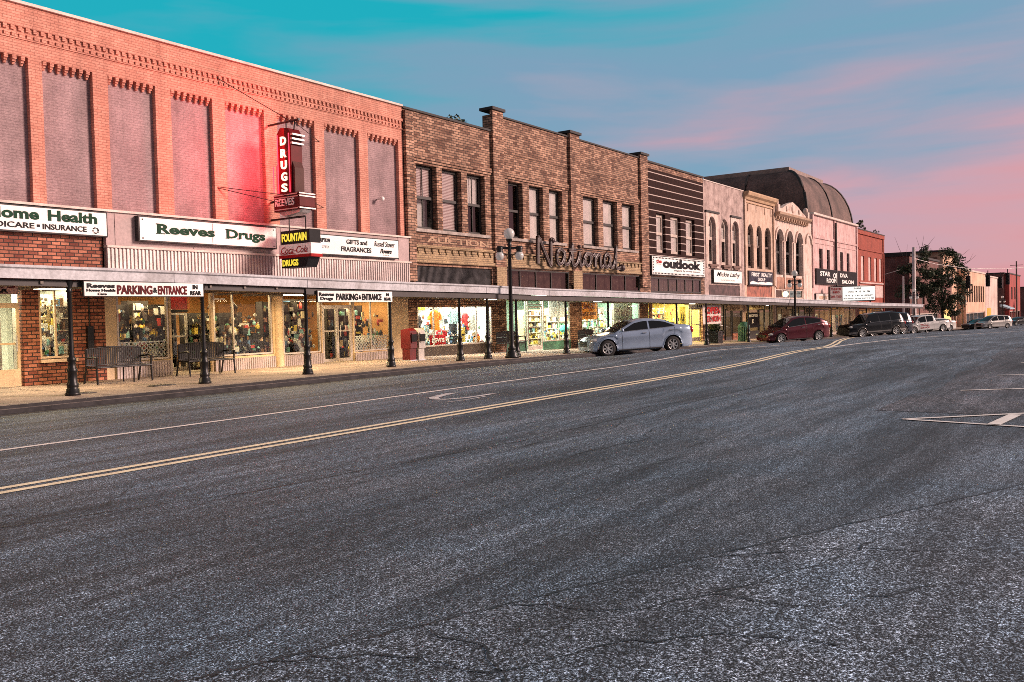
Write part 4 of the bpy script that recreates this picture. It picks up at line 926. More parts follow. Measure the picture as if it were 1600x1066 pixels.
# --- lower hanging sign with three bands
t = thing('blade_sign', (18.3, 20.8, 3.3), 'hanging sign of yellow, white and red bands with yellow letters', 'sign')
b = MB(); b.box(xa, xb, 20.15, 21.45, 3.96, 4.38); b.build('top_band', M_sk, t)
b = MB(); b.box(xa+.0, xb, 20.10, 21.55, 3.62, 3.96); b.build('middle_band', M_sw, t)
b = MB(); b.box(xa-.004, xb+.004, 20.09, 21.56, 3.54, 3.63); b.build('red_band', M_sr, t)
b = MB(); b.prism([(21.45, 3.24), (20.35, 3.24), (20.2, 3.54), (21.45, 3.54)], 'x', xa, xb); b.build('bottom_band', M_sk, t)
b = MB(); text(b, 'FOUNTAIN', (xa-.001, 21.40, 4.04), 1.12, .25, face='x', bold=.03); b.build('lettering', M_syel, t)
b = MB(); text(b, 'DRUGS', (xa-.001, 21.40, 3.29), .72, .2, face='x', bold=.03); b.build('lettering', M_syel, t)
b = MB()       # flowing script across the white band
def script(pts, n=6):
    out = []
    P = [Vector(p) for p in pts]
    for i in range(len(P)-1):
        p0, p1, p2, p3 = P[max(0, i-1)], P[i], P[i+1], P[min(len(P)-1, i+2)]
        for k in range(n):
            u = k/n; out.append(.5*((2*p1)+(p2-p0)*u+(2*p0-5*p1+4*p2-p3)*u*u+(3*p1-p0-3*p2+p3)*u*u*u))
    return out+[P[-1]]
text(b, 'Coca-Cola', (xa-.001, 21.45, 3.68), 1.2, .2, face='x', bold=-.004, shear=.35)
b.tube([(xa-.008, 21.5-p[0], 3.62+p[1]) for p in script([(.02, .08), (.1, .03), (.4, .05), (.7, .03)])], .012, 5); b.build('script', M_sr, t)
b = MB(); b.tube([(18.38, 20.55, 4.38), (18.38, 20.55, 4.80)], .018); b.tube([(18.38, 21.3, 4.38), (18.38, 21.3, 4.80)], .018); b.build('hanger', M_black, t)
# --- script store sign
t = thing('script_sign', (35, D-.7, 3.9), 'dark red script letters outlined in white along the brown brick store', 'sign')
yl_ = D-.40
def st(pts): return script([(p[0], p[1]) for p in pts], 6)
NAT = [[(0, 0), (.02, .6), (.05, 1.25), (.12, 1.3), (.55, .55), (.86, .0), (.94, .05), (.95, .7), (.98, 1.22), (1.08, 1.3)],     # N
       [(1.92, .68), (1.72, .84), (1.45, .70), (1.38, .36), (1.52, .06), (1.75, .12), (1.92, .5), (1.95, .72), (1.93, .25), (2.04, .04), (2.25, .12)],   # a
       [(2.25, .12), (2.48, .6), (2.58, 1.18), (2.56, .6), (2.56, .18), (2.68, .02), (2.9, .14)], [(2.3, .82), (2.84, .86)],   # t
       [(2.9, .14), (3.08, .52), (3.16, .76), (3.14, .3), (3.22, .04), (3.42, .12)],      # i
       [(3.42, .12), (3.52, .5), (3.78, .76), (4.02, .6), (4.02, .28), (3.82, .05), (3.60, .2), (3.62, .55), (3.9, .74), (4.25, .62)],     # o
       [(4.25, .62), (4.42, .74), (4.44, .35), (4.42, .04), (4.5, .5), (4.72, .76), (4.88, .6), (4.86, .2), (4.98, .02), (5.15, .14)],    # n
       [(5.72, .66), (5.52, .80), (5.28, .66), (5.22, .34), (5.36, .05), (5.58, .14), (5.72, .5), (5.75, .7), (5.74, .24), (5.86, .03), (6.02, .14)],   # a
       [(6.02, .14), (6.25, .7), (6.32, 1.28), (6.28, .7), (6.28, .2), (6.42, .0), (6.68, .06), (6.85, .02)]]      # l
sx_, sz_ = 8.1/6.85, 1.15/1.3
def place(p, dy=0): return (33.05+p[0]*sx_, yl_+dy, 3.92+p[1]*sz_)
b = MB()
for s_ in NAT:
    pts = [place(p) for p in st(s_)]
    b.tube(pts, .085, 6)
b.tube([(33.35, yl_, 5.05), (33.15, yl_, 4.9)], .085, 6); b.ball(place((3.17, 1.08)), .1)
b.ball(place((6.85, .06)), .2); b.ball(place((1.08, 1.26)), .15)
b.build('letter_body', plain('letter_wine', (.03, .008, .008), .45), t)
b = MB()
for s_ in NAT:
    q = st(s_)
    for sg in (-1, 1):
        o = []
        for i, p in enumerate(q):
            d = Vector(q[min(i+1, len(q)-1)])-Vector(q[max(i-1, 0)]); 
            if d.length < 1e-6: continue
            d.normalize(); w = .062
            o.append((33.05+p[0]*sx_-d[1]*w*sg, yl_-.07, 3.92+p[1]*sz_+d[0]*w*sg))
        b.tube(o, .011, 5)
b.build('neon_outline', plain('neon_glass', (.40, .36, .34), .25), t)
b = MB()
for xx in (33.6, 35.2, 37.4, 39.4, 40.9): b.box(xx-.03, xx+.03, yl_+.1, D-.14, 4.2, 4.26)
b.tube([(33, yl_+.12, 4.24), (41.2, yl_+.12, 4.24)], .03); b.tube([(33, yl_+.12, 4.75), (41.2, yl_+.12, 4.75)], .02)
b.build('mounting_frame', M_black, t)
# --- further fascia signs
t = fsign('fascia_sign', 'white sign with thick black lowercase letters in a dashed border on striped tile', 45.34, 53.0, 3.72, 4.86, D-.02, .10, M_sw, [('the', 45.9, 4.43, .72, .22, M_sr, BB), ('outlook', 46.75, 4.16, 5.6, .56, M_sk, dict(bold=.06)), ('elegant by every season', 48.3, 3.98, 3.9, .13, M_sk, dict(shear=.3))], rim=.05)
b = MB(); yy = D-.135
for k in range(38): b.box(45.5+k*.195, 45.5+k*.195+.10, yy-.01, yy, 3.80, 3.88); b.box(45.5+k*.195, 45.5+k*.195+.10, yy-.01, yy, 4.70, 4.77)
for k in range(5): b.box(45.45, 45.55, yy-.01, yy, 3.98+k*.15, 4.06+k*.15); b.box(52.75, 52.88, yy-.01, yy, 3.98+k*.15, 4.06+k*.15)
b.box(45.9, 46.55, yy-.01, yy, 4.36, 4.385)
b.build('dashed_border', M_sk, t)
fsign('fascia_sign', 'white sign with thin black script lettering on the mottled stucco store', 54.4, 59.5, 3.42, 4.32, D-.02, .14, M_sw, [('Mickie Lathy', 54.9, 3.78, 4.2, .38, M_sk, dict(shear=.35, bold=.008)), ('ACCESSORIES', 55.6, 3.58, 2.6, .09, M_sgrey, {})])
t = fsign('fascia_sign', 'dark blue sign with white capitals on the cream cornice store', 61.0, 66.2, 3.35, 4.42, D-.02, .12, plain('sign_navy', (.035, .035, .055), .5, var=.5, scale=3), [('FIRST', 61.5, 4.02, 1.7, .28, M_sw, B_), ('REALTY', 63.6, 4.02, 2.3, .28, M_sw, B_), ('GROUP', 62.8, 3.70, 1.6, .24, M_sw, B_)])
b = MB(); b.prism([(61.2, 3.45), (66.0, 3.45), (66.0, 3.62), (65.2, 3.66), (64.4, 3.60), (63.6, 3.66), (62.8, 3.58), (61.8, 3.68), (61.2, 3.6)], 'y', D-.165, D-.153); b.build('skyline_mark', M_sw, t)
fsign('fascia_sign', 'wide black sign with curved white words below the slot windows', 77.5, 91.6, 3.72, 5.08, D-.02, .2, M_sk, [('STAR', 78.6, 4.45, 3.2, .42, M_sw, BB), ('OF', 82.8, 4.3, 1.4, .5, M_sw, BB), ('DIVA', 85.2, 4.45, 2.7, .38, M_sw, BB), ('ROOM', 80.6, 3.88, 3.2, .4, M_sw, BB), ('SALON', 85.8, 3.88, 4.4, .36, M_sw, BB)])
# theatre marquee: a broad panel set across the canopy
ax, ay, bx, by = 80.1, 21.5, 82.6, 18.2
ux, uy = (bx-ax), (by-ay); ln = math.hypot(ux, uy); ux /= ln; uy /= ln; nx, ny = uy, -ux
t = thing('theatre_marquee', ((ax+bx)/2, (ay+by)/2, 2.2), 'white theatre marquee with a red text panel and rows of black letters on the canopy', 'sign')
T = Matrix(((ux, -nx, 0, ax), (uy, -ny, 0, ay), (0, 0, 1, 0), (0, 0, 0, 1)))
mz0, mz1 = 2.14, 3.52
b = MB(); b.T = T; b.box(0, ln, .0, .35, mz0, mz1); b.build('cabinet', M_strim, t)
b = MB(); b.T = T; b.box(.05, ln*.27, -.02, 0, mz0+.08, mz1-.08); b.build('side_panel', plain('sign_blush', (.68, .58, .54), .5), t)
b = MB(); b.T = T; b.box(ln*.28, ln-.06, -.02, 0, mz0+.08, mz1-.08); b.build('face_panel', emit('backlit_white', (.95, .93, .86), .55), t)
def mt_(b, s, u, z, w, h): text(b, s, (ax+ux*u+nx*.022, ay+uy*u+ny*.022, z), w, h, face=(ux, uy), bold=.02)
for a_ in (('THEATRE', .1, mz1-.36, ln*.23, .2), ('INFO', .3, mz1-.64, ln*.14, .2), ('281-7223', .1, mz0+.36, ln*.23, .19)): b = MB(); mt_(b, *a_); b.build('lettering', M_sr, t)
for a_ in (('SHANE', ln*.52, mz1-.32, ln*.17, .17), ('AUG 14  15  16  PM', ln*.40, mz1-.60, ln*.48, .16), ('8 75  $  2.45  &  ADMIT', ln*.34, mz0+.42, ln*.6, .16), ('BOOKING NOW JULY 7 9 PM', ln*.3, mz0+.15, ln*.66, .16)): b = MB(); mt_(b, *a_); b.build('lettering', M_sk, t)
b = MB(); b.T = T; b.tube([(ln*.5, .2, 1.7), (ln*.5, .2, mz0)], .06); b.tube([(.4, .2, 1.9), (.4, .2, mz0)], .06); b.tube([(ln-.4, .2, 1.5), (ln-.4, .2, mz0)], .06); b.build('leg', M_black, t)
fsign('fascia_sign', 'pale pink sign board under the black sign', 77.6, 82.0, 2.2, 2.9, D-.02, .12, plain('sign_blush', (.68, .58, .54), .5), [('COSMETIC', 78.5, 2.42, 2.6, .24, plain('sign_ochre', (.5, .3, .12), .5), dict(shear=.2))])
# cloth and card banners by the shops
def banner(lab, x0, x1, z0, z1, y, mat, letters=(), wav=.04):
    t = thing('hanging_banner', ((x0+x1)/2, y, z0), lab, 'banner')
    b = MB(); n = 14; Y = lambda k, j: y+wav*math.sin(k*1.3+j)*(.4+j*.3)
    for k in range(n):
        for j in range(4):
            xk, xl = x0+(x1-x0)*k/n, x0+(x1-x0)*(k+1)/n; zj, zl = z1-(z1-z0)*j/4, z1-(z1-z0)*(j+1)/4
            b.quad((xk, Y(k, j+1), zl), (xl, Y(k+1, j+1), zl), (xl, Y(k+1, j), zj), (xk, Y(k, j), zj))
    b.build('cloth', mat, t)
    for (s, xa, za, w, h, mm, kw) in letters:
        b = MB(); text(b, s, (x0+xa, y-.07, z0+za), w, h, **kw); b.build('lettering', mm, t)
banner('orange banner with dark lettering draped inside the green tiled shop window', 37.8, 39.8, 1.30, 2.32, D+.34, plain('orange_cloth', (.80, .25, .02), .8, var=.2), [('SALE', .4, .55, 1.2, .3, plain('brown_ink', (.16, .03, .01), .7), BB), ('BACK TO SCHOOL', .3, .2, 1.4, .18, plain('brown_ink', (.16, .03, .01), .7), BB)], .03)
banner('white banner with two rows of rough red letters hung beside a post', 43.95, 46.55, .88, 1.92, DC+.5, plain('banner_white', (.62, .53, .47), .7, var=.2), [('OPEN', .3, .55, 2.0, .38, M_sr, BB), ('TIL NOON', .3, .12, 2.0, .34, M_sr, BB)], .015)
fsign('shop_sign', 'small white sign with dark capitals over the yellow shop door', 50.6, 52.9, 1.75, 2.05, D-.02, .05, M_sw, [('SHOE', 51.7, 1.82, .9, .16, M_sk, BB)], rim=.02)
fsign('shop_sign', 'cream sign with brown script under the canopy by the stucco store', 55.4, 58.2, 1.55, 1.95, D-.6, .05, plain('sign_cream', (.66, .50, .32), .6), [('Floral', 55.9, 1.64, 1.8, .2, plain('sign_brown', (.12, .05, .02), .6), dict(shear=.2))], rim=.02)
fsign('shop_sign', 'cream sign with dark letters under the canopy by the cornice store', 59.5, 62.6, 1.6, 2.0, D-.6, .05, plain('sign_straw', (.62, .53, .26), .6), [('SALON', 60.1, 1.68, 1.9, .22, plain('sign_brown', (.12, .05, .02), .6), B_)], rim=.02)
fsign('shop_sign', 'dark card sign with white letters in the cornice store window', 60.6, 63.0, .3, 1.4, D-.1, .03, M_sk, [('WOMEN', 60.8, 1.08, 1.9, .2, M_sw, B_), ('K', 61.5, .62, .4, .28, M_sw, BB)], rim=.02)
fsign('shop_sign', 'cream sign with dark capitals above the ornate store door', 72.8, 75.4, 1.15, 1.75, D-.5, .06, plain('sign_cream', (.66, .50, .32), .6), [('FIXX', 73.2, 1.28, 1.8, .32, M_sk, BB)], rim=.03)
fsign('shop_sign', 'tall pale arched notice on the ornate store front', 68.2, 70.0, -.2, 1.6, D-.1, .04, plain('sign_cream', (.66, .50, .32), .6), [('OPEN', 68.5, .9, 1.2, .25, plain('sign_brown', (.12, .05, .02), .6), B_)], rim=.03)
tag(one('globe_lamp', lambda b: (b.ball((23.35, D-.12, 5.95), .085), b.tube([(23.35, D+.12, 5.95), (23.35, D-.08, 5.95)], .03)), plain('white_globe', (.8, .78, .75), .3), None, origin=(23.35, D, 5.95)), 'small white globe lamp on the last blank panel', 'lamp')
# ================================================================== shop contents
PAL = [plain('goods_'+n, c, .5, var=.2) for n, c in (('white', (.72, .70, .64)), ('cream', (.62, .50, .30)), ('red', (.45, .05, .04)), ('green', (.10, .30, .16)), ('blue', (.10, .22, .42)), ('black', (.02, .02, .022)), ('brown', (.20, .10, .05)), ('yellow', (.70, .52, .08)), ('teal', (.25, .50, .50)), ('pink', (.62, .35, .34)))]
def goods(b, x0, x1, y, z, depth, hmin, hmax, wts, rr, gap=.12):
    x = x0
    while x < x1:
        w = rr.uniform(.045, .17)
        if rr.random() > gap:
            b.m = rr.choices(range(10), wts)[0]; h = rr.uniform(hmin, hmax); d = rr.uniform(.08, depth)
            yy = y+rr.uniform(0, depth-d)
            if rr.random() < .45:
                r = min(w, d)*.5; b.lathe([(0, 0), (r, 0), (r, h*.7), (r*.45, h*.82), (r*.45, h), (0, h)], (x+w/2, yy+d/2, z), 8)
            else: b.box(x, x+w*.9, yy, yy+d, z, z+h)
        x += w
def shelving(lab, x0, x1, y, z0, levels, gapz, wts, seed, group, frame=None, depth=.35, name='shelf_unit'):
    rr = random.Random(seed)
    t = thing(name, ((x0+x1)/2, y, z0), lab, 'shelves', group)
    b = MB(); b.box(x0, x0+.04, y, y+depth, z0, z0+levels*gapz+.1); b.box(x1-.04, x1, y, y+depth, z0, z0+levels*gapz+.1); b.box(x0, x1, y+depth-.02, y+depth, z0, z0+levels*gapz+.1); b.build('shelf_frame', frame or M_alu, t)
    b = MB()
    for k in range(levels): b.box(x0+.04, x1-.04, y, y+depth-.02, z0+.08+k*gapz, z0+.11+k*gapz)
    b.build('shelf', frame or M_alu, t)
    b = MB()
    for k in range(levels): goods(b, x0+.06, x1-.2, y+.02, z0+.112+k*gapz, depth-.06, gapz*.35, gapz*.82, wts, rr)
    tag(b.build('merchandise', PAL), 'mixed boxes and bottles ranged along shelves inside a shop window', None, None, 'stuff')
    return t
def ceiling_lights(x0, x1, z, n, watts, col, lab, ys=(D+.9, D+2.6)):
    mt = emit('shop_tube_%s' % lab.split()[-2], col, 4.0)
    for i in range(n):
        xx = x0+(x1-x0)*(i+.5)/n
        for j, y in enumerate(ys):
            t = thing('ceiling_lamp', (xx, y, z), lab, 'lamp', lab)
            b = MB(); b.box(xx-.65, xx+.65, y-.14, y+.14, z, z+.06); b.build('housing', M_alu, t)
            b = MB(); b.box(xx-.6, xx+.6, y-.1, y+.1, z-.03, z); b.build('diffuser', mt, t)
            if i == n//2 and j == 0:
                l = bpy.data.lights.new('shop_light', 'AREA'); l.shape = 'RECTANGLE'; l.size = (x1-x0)*.9; l.size_y = 1.6; l.energy = watts; l.color = col
                k = bpy.data.objects.new('shop_light', l); COL.objects.link(k); k.parent = t; k.location = ((x0+x1)/2-xx, .5, -.06)
ceiling_lights(9.0, 12.4, 2.75, 2, 230, (1, .90, .60), 'fluorescent ceiling lamp inside the brick fronted shop', (D+1.2, D+3))
ceiling_lights(13.2, 24.2, 2.72, 4, 370, (1, .74, .40), 'warm ceiling lamp inside the drug store', (D+1.3, D+3.6))
ceiling_lights(25.3, 30.0, 2.55, 3, 430, (1, .97, .84), 'white ceiling lamp inside the clothes shop', (D+.55, D+2.6))
ceiling_lights(31, 44, 2.55, 5, 700, (.94, 1, .82), 'white ceiling lamp inside the shoe shop', (D+.7, D+3))
ceiling_lights(45.5, 52.8, 2.4, 3, 420, (1, .86, .42), 'yellow ceiling lamp inside the tiled shop', (D+.8, D+2.6))
ceiling_lights(53.6, 60, 2.2, 2, 70, (1, .85, .6), 'dim ceiling lamp inside the stucco shop', (D+1.6,))
ceiling_lights(61, 66.5, 2.0, 2, 120, (1, .85, .5), 'dim ceiling lamp inside the cornice shop', (D+1.4,))
ceiling_lights(67.6, 76.4, 2.0, 2, 110, (1, .85, .6), 'dim ceiling lamp inside the ornate shop', (D+1.6,))
ceiling_lights(78, 91.5, 1.8, 3, 220, (1, .72, .45), 'dim ceiling lamp inside the theatre lobby', (D+1.6,))
ceiling_lights(93, 104, 1.6, 2, 180, (1, .62, .35), 'dim ceiling lamp inside the crimson shop', (D+1.6,))
wD = [8, 6, 3, 2, 2, 26, 7, 3, 2, 2]; wB = [20, 6, 2, 3, 2, 9, 2, 4, 3, 1]; wG = [18, 10, 1, 6, 2, 6, 4, 4, 3, 1]
sg = 'shop shelving seen through the windows'
shelving('tall pale goods shelf behind the cream glass door at the left', 8.8, 10.7, D+1.3, .12, 6, .36, wB, 1, sg)
shelving('narrow goods shelf behind the single window beside the brick pier', 11.0, 12.4, D+1.0, .12, 7, .32, wB, 2, sg)
shelving('dark goods shelf behind the first lattice window', 13.1, 14.6, D+1.7, .12, 6, .33, wD, 3, sg, M_wfr)
shelving('crowded goods shelf seen through the recessed red entry', 14.6, 16.2, D+2.0, .12, 7, .3, wB, 4, sg, M_wfr)
shelving('long dark goods shelf behind the widest drug store window', 16.2, 18.3, D+1.5, .12, 5, .34, wD, 5, sg, M_wfr)
shelving('low dark goods shelf in the front of the widest drug store window', 16.2, 18.2, D+.5, .12, 3, .34, wD, 6, sg, M_wfr)
shelving('cluttered goods shelf behind the window right of the round column', 18.8, 20.3, D+1.1, .12, 6, .34, wD, 7, sg, M_wfr)
shelving('shelf with pale top boxes behind the double glass door', 20.4, 21.8, D+2.4, .12, 6, .36, wD, 8, sg, M_wfr)
shelving('dark goods shelf behind the second lattice window', 21.9, 23.7, D+1.4, .12, 5, .38, wD, 9, sg, M_wfr)
shelving('pale stocked shelf deep in the clothes shop behind the mannequin', 25.5, 29.9, D+3.0, .0, 6, .38, wB, 10, sg)
shelving('yellow white shoe shelf beside the green tiled wall', 34.3, 36.4, D+1.3, -.2, 7, .28, [12, 14, 0, 1, 0, 6, 3, 6, 1, 0], 11, sg, M_cream2)
shelving('shelf of pale boxes behind the shoe shop door', 31.3, 34.0, D+2.4, -.2, 6, .36, wG, 12, sg)
shelving('long white shelf behind the orange banner', 37.8, 43.8, D+2.2, -.3, 6, .36, wG, 13, sg)
shelving('goods shelf behind the yellow window above the sedan', 45.7, 50.6, D+1.6, -.4, 6, .36, [6, 10, 4, 2, 1, 4, 3, 12, 1, 1], 14, sg)
for i, (p, q) in enumerate(((53.7, 56.6), (61, 63.4), (71.8, 76.2), (78, 82), (88, 91.5), (93.3, 98))):
    shelving(['goods shelf behind the stucco store window', 'goods shelf behind the cornice store window', 'goods shelf behind the ornate store window', 'low goods shelf inside the left theatre window', 'low goods shelf inside the right theatre window', 'goods shelf inside the crimson store window'][i], p, q, D+1.0, g(p)+.1, 5, .36, wG, 20+i, sg)
def clutter(lab, x0, x1, y, z0, z1, n, wts, seed):
    rr = random.Random(seed); b = MB()
    for _ in range(n):
        x = rr.uniform(x0, x1-.1); z = z0+(z1-z0)*rr.random()**1.7; w = rr.uniform(.05, .2); h = rr.uniform(.05, .24); b.m = rr.choices(range(10), wts)[0]; yy = y+rr.uniform(0, .5); k = rr.random()
        if k < .4: b.box(x, x+w, yy, yy+.06, z, z+h)
        elif k < .7: b.lathe([(0, 0), (w*.4, 0), (w*.5, h*.5), (w*.2, h*.8), (w*.25, h), (0, h)], (x+w/2, yy, z), 8)
        elif k < .9: b.ball((x+w/2, yy, z+h/2), w*.4, w*.3, h*.45, 8, 6)
        else: b.tube([(x, yy, z), (x+w*.2, yy, z+h*1.6)], .012, 5)
    tag(b.build('window_display', PAL, None, ((x0+x1)/2, y, z0)), lab, 'display', None, 'stuff')
clutter('dense small wares piled in the first lattice window', 13.12, 14.55, D+.28, .62, 1.9, 110, wD, 41)
clutter('dense small wares piled in the widest drug store window', 16.2, 18.2, D+.2, .6, 1.75, 190, wD, 42)
clutter('dense small wares piled right of the round column', 18.78, 20.28, D+.2, .54, 1.75, 130, wD, 43)
clutter('dense small wares piled in the second lattice window', 21.9, 23.72, D+.28, .5, 1.7, 110, wD, 44)
clutter('small wares filling the single window beside the brick pier', 11.08, 11.85, D+.3, .82, 2.3, 60, wB, 45)
clutter('cards and small wares on the floor of the clothes window', 25.3, 30.0, D+.3, .46, 1.15, 170, wB, 46)
clutter('cards and trinkets pinned high in the clothes window', 25.3, 30.0, D+.75, 1.1, 2.0, 60, wB, 47)
clutter('small wares along the sill of the shoe shop window', 34.15, 36.45, D+.2, .36, .8, 70, wG, 48)
clutter('wares filling the window behind the orange banner', 37.7, 43.9, D+.45, .3, 1.9, 200, wG, 49)
clutter('wares filling the yellow window above the sedan', 45.6, 50.8, D+.4, .1, 1.8, 160, [6, 10, 4, 2, 1, 8, 4, 10, 1, 1], 50)
# clothes display
def shirt(b, x, y, z, w, h, d=.13):
    b.loft([(x, y, z, w*.46, d), (x, y, z+h*.5, w*.42, d), (x, y, z+h*.82, w*.47, d*.9), (x, y, z+h*.95, w*.34, d*.7), (x, y, z+h, w*.13, d*.5)], 12)
    for s in (-1, 1): b.tube([(x+s*w*.38, y, z+h*.88), (x+s*w*.56, y, z+h*.68), (x+s*w*.60, y, z+h*.52)], [w*.13, w*.13, w*.125], 8)
def shirt_thing(lab, x, y, z, w, h, mat, long=False):
    t = thing('hanging_shirt', (x, y, z), lab, 'shirt', 'shirts in the clothes window')
    b = MB(); shirt(b, x, y, z, w, h)
    if long:
        for s in (-1, 1): b.tube([(x+s*w*.60, y, z+h*.55), (x+s*w*.60, y, z+h*.1)], [w*.12, w*.08], 8)
    b.build('garment', mat, t)
    b = MB(); b.tube([(x-w*.3, y, z+h*.93), (x, y, z+h*1.03), (x+w*.3, y, z+h*.93)], .008, 5); b.tube([(x, y, z+h*1.03), (x, y, z+h*1.16)], .008, 5); b.build('hanger', M_steel, t)
C = lambda n, c: plain(n, c, .85, var=.2)
shirt_thing('bright orange short sleeved shirt hanging in the clothes window', 26.72, D+.40, 1.08, .58, .82, C('cloth_orange', (.85, .24, .015)))
shirt_thing('red shirt hanging low beside the dark red sign in the clothes window', 27.3, D+.55, .50, .5, .62, C('cloth_red', (.45, .02, .03)))
shirt_thing('white shirt with yellow trim hanging right of the middle post', 29.3, D+.5, 1.0, .5, .75, C('cloth_white', (.7, .7, .62)))
shirt_thing('grey striped shirt hanging between the orange shirt and the mannequin', 27.45, D+.75, 1.15, .42, .7, C('cloth_grey', (.35, .38, .36)))
shirt_thing('red and white shirt hanging near the right post of the clothes window', 28.95, D+.6, 1.05, .42, .7, C('cloth_scarlet', (.5, .03, .03)))
shirt_thing('black top hanging at the left end of the clothes window', 25.75, D+.5, 1.0, .42, .7, C('cloth_black', (.02, .02, .022)))
def mannequin(lab, x, y, z, top, leg):
    t = thing('mannequin', (x, y, z), lab, 'mannequin')
    b = MB(); shirt(b, x, y, z+.85, .50, .62); 
    for s in (-1, 1): b.tube([(x+s*.29, y, z+1.17), (x+s*.31, y-.05, z+.9)], [.06, .045], 8)
    b.build('shirt', top, t)
    b = MB()
    for s in (-1, 1): b.loft([(x+s*.1, y, z+.02, .075, .09), (x+s*.1, y, z+.4, .085, .095), (x+s*.09, y, z+.75, .105, .12), (x+s*.06, y, z+.93, .12, .13)], 10)
    b.build('jeans', leg, t)
    b = MB(); b.ball((x, y, z+1.62), .085, .1, .12); b.tube([(x, y, z+1.44), (x, y, z+1.55)], .05, 8); b.build('head', C('mannequin_skin', (.10, .07, .06)), t)
mannequin('dark headed mannequin in a pale blue shirt and black jeans', 28.0, D+.5, .46, C('cloth_sky', (.40, .62, .66)), C('cloth_jean', (.02, .025, .03)))
mannequin('mannequin in a white shirt and blue grey jeans behind the orange shirt', 27.1, D+1.1, .46, C('cloth_white', (.7, .7, .62)), C('cloth_slate', (.12, .2, .25)))
caps = [('red', (.6, .06, .03)), ('yellow', (.75, .7, .08)), ('black', (.02, .02, .02)), ('lemon', (.75, .72, .25)), ('brown', (.35, .12, .04)), ('maroon', (.2, .03, .03)), ('dark green', (.03, .12, .06))]
for i, (n, c) in enumerate(caps):
    x = (26.5, 26.85, 27.2, 27.75, 28.1, 28.75, 29.2)[i]; z = 2.02
    t = thing('cap', (x, D+.45, z), '%s cap in the row hung across the top of the clothes window' % n, 'cap', 'caps in the clothes window')
    b = MB(); b.lathe([(.12, 0), (.125, .05), (.1, .13), (.05, .17), (0, .18)], (x, D+.45, z), 10); b.build('crown_of_cap', C('cap_'+n.replace(' ', '_'), c), t)
    b = MB(); b.prism([(x-.1, D+.34), (x+.1, D+.34), (x+.07, D+.22), (x, D+.19), (x-.07, D+.22)], 'z', z, z+.02); b.build('brim', C('cap_'+n.replace(' ', '_'), c), t)
tag(one('cap_rail', lambda b: b.tube([(25.4, D+.45, 1.98), (29.9, D+.45, 1.98)], .015), M_alu, None, origin=(27.6, D+.45, 1.98)), 'thin pale rail carrying the row of caps in the clothes window', 'rail')
fsign('window_sign', 'dark red sign with white letters at the foot of the clothes window', 26.3, 27.25, .50, .90, D+.34, .04, M_sr, [("LEVI'S", 26.38, .60, .78, .18, M_sw, BB)], M_sr, .01)
fsign('window_sign', 'white sign with yellow letters at the upper left of the clothes window', 25.35, 26.1, 1.85, 2.12, D+.34, .04, M_sw, [('SALES', 25.42, 1.9, .6, .15, M_syel, BB)], M_sw, .01)
fsign('window_sign', 'white notice above the right half of the clothes window', 28.65, 29.9, 1.85, 2.4, D+.8, .03, M_sw, [('BOOTS & SHOES', 28.8, 2.15, .95, .1, M_sgrey, B_)], M_sw, .01)
fsign('window_sign', 'yellow card strip standing right of the middle post', 28.35, 28.62, .55, 1.15, D+.4, .03, PAL[7], [('NEW', 28.38, .8, .2, .1, M_sk, B_)], PAL[7], .01)
fsign('window_sign', 'white blind like notice board in the shoe shop window', 35.0, 36.4, 1.5, 2.38, D+.3, .02, M_sw, [('SHOES', 35.3, 2.0, .8, .12, M_sgrey, {})], M_sw, .01)
fsign('window_sign', 'tall pale notice board in the window right of the orange banner', 41.2, 43.6, .6, 2.3, D+.3, .02, plain('pale_notice', (.66, .64, .45), .6), [('NEW', 41.6, 1.9, .9, .15, M_sgrey, {})], M_sw, .01)
fsign('window_sign', 'yellow poster with a black mark by the shop door', 50.0, 50.85, .3, 1.9, D+.34, .03, plain('poster_yellow', (.75, .6, .08), .6), [('U', 50.2, 1.0, .4, .45, M_sk, BB)], PAL[7], .01)
t = thing('pumpkin_pail', (29.55, D+.5, .46), 'orange pail on the sill by the right post of the clothes window', 'pail')
b = MB(); b.lathe([(0, 0), (.13, 0), (.17, .3), (.15, .3), (.12, .05)], (29.55, D+.5, .46), 14); b.build('pail_body', C('pail_orange', (.85, .3, .03)), t)
b = MB(); b.tube([(29.39, D+.5, .76), (29.45, D+.5, .92), (29.65, D+.5, .92), (29.71, D+.5, .76)], .01, 5); b.build('handle', M_black, t)
t = thing('toy_figure', (31.95, D+.3, .45), 'orange jug standing in the narrow green tiled window', 'jug')
b = MB(); b.lathe([(0, 0), (.12, 0), (.16, .12), (.13, .26), (.06, .32), (.07, .4), (0, .4)], (31.95, D+.35, .45), 12); b.build('jug_body', C('pail_orange', (.85, .3, .03)), t)
b = MB(); b.tube([(32.0, D+.35, .83), (32.16, D+.35, .8), (32.12, D+.35, .6)], .018, 6); b.build('handle', C('pail_orange', (.85, .3, .03)), t)
t.name = 'orange_jug'
tag(one('teal_balloon', lambda b: (b.ball((36.2, D+.25, .9), .2, .16, .19), b.ball((36.0, D+.22, .86), .1), b.ball((36.42, D+.2, .93), .1)), C('teal_plush', (.12, .55, .55)), None, origin=(36.2, D+.25, .72)), 'teal plush ball resting on the shoe display', 'plush')
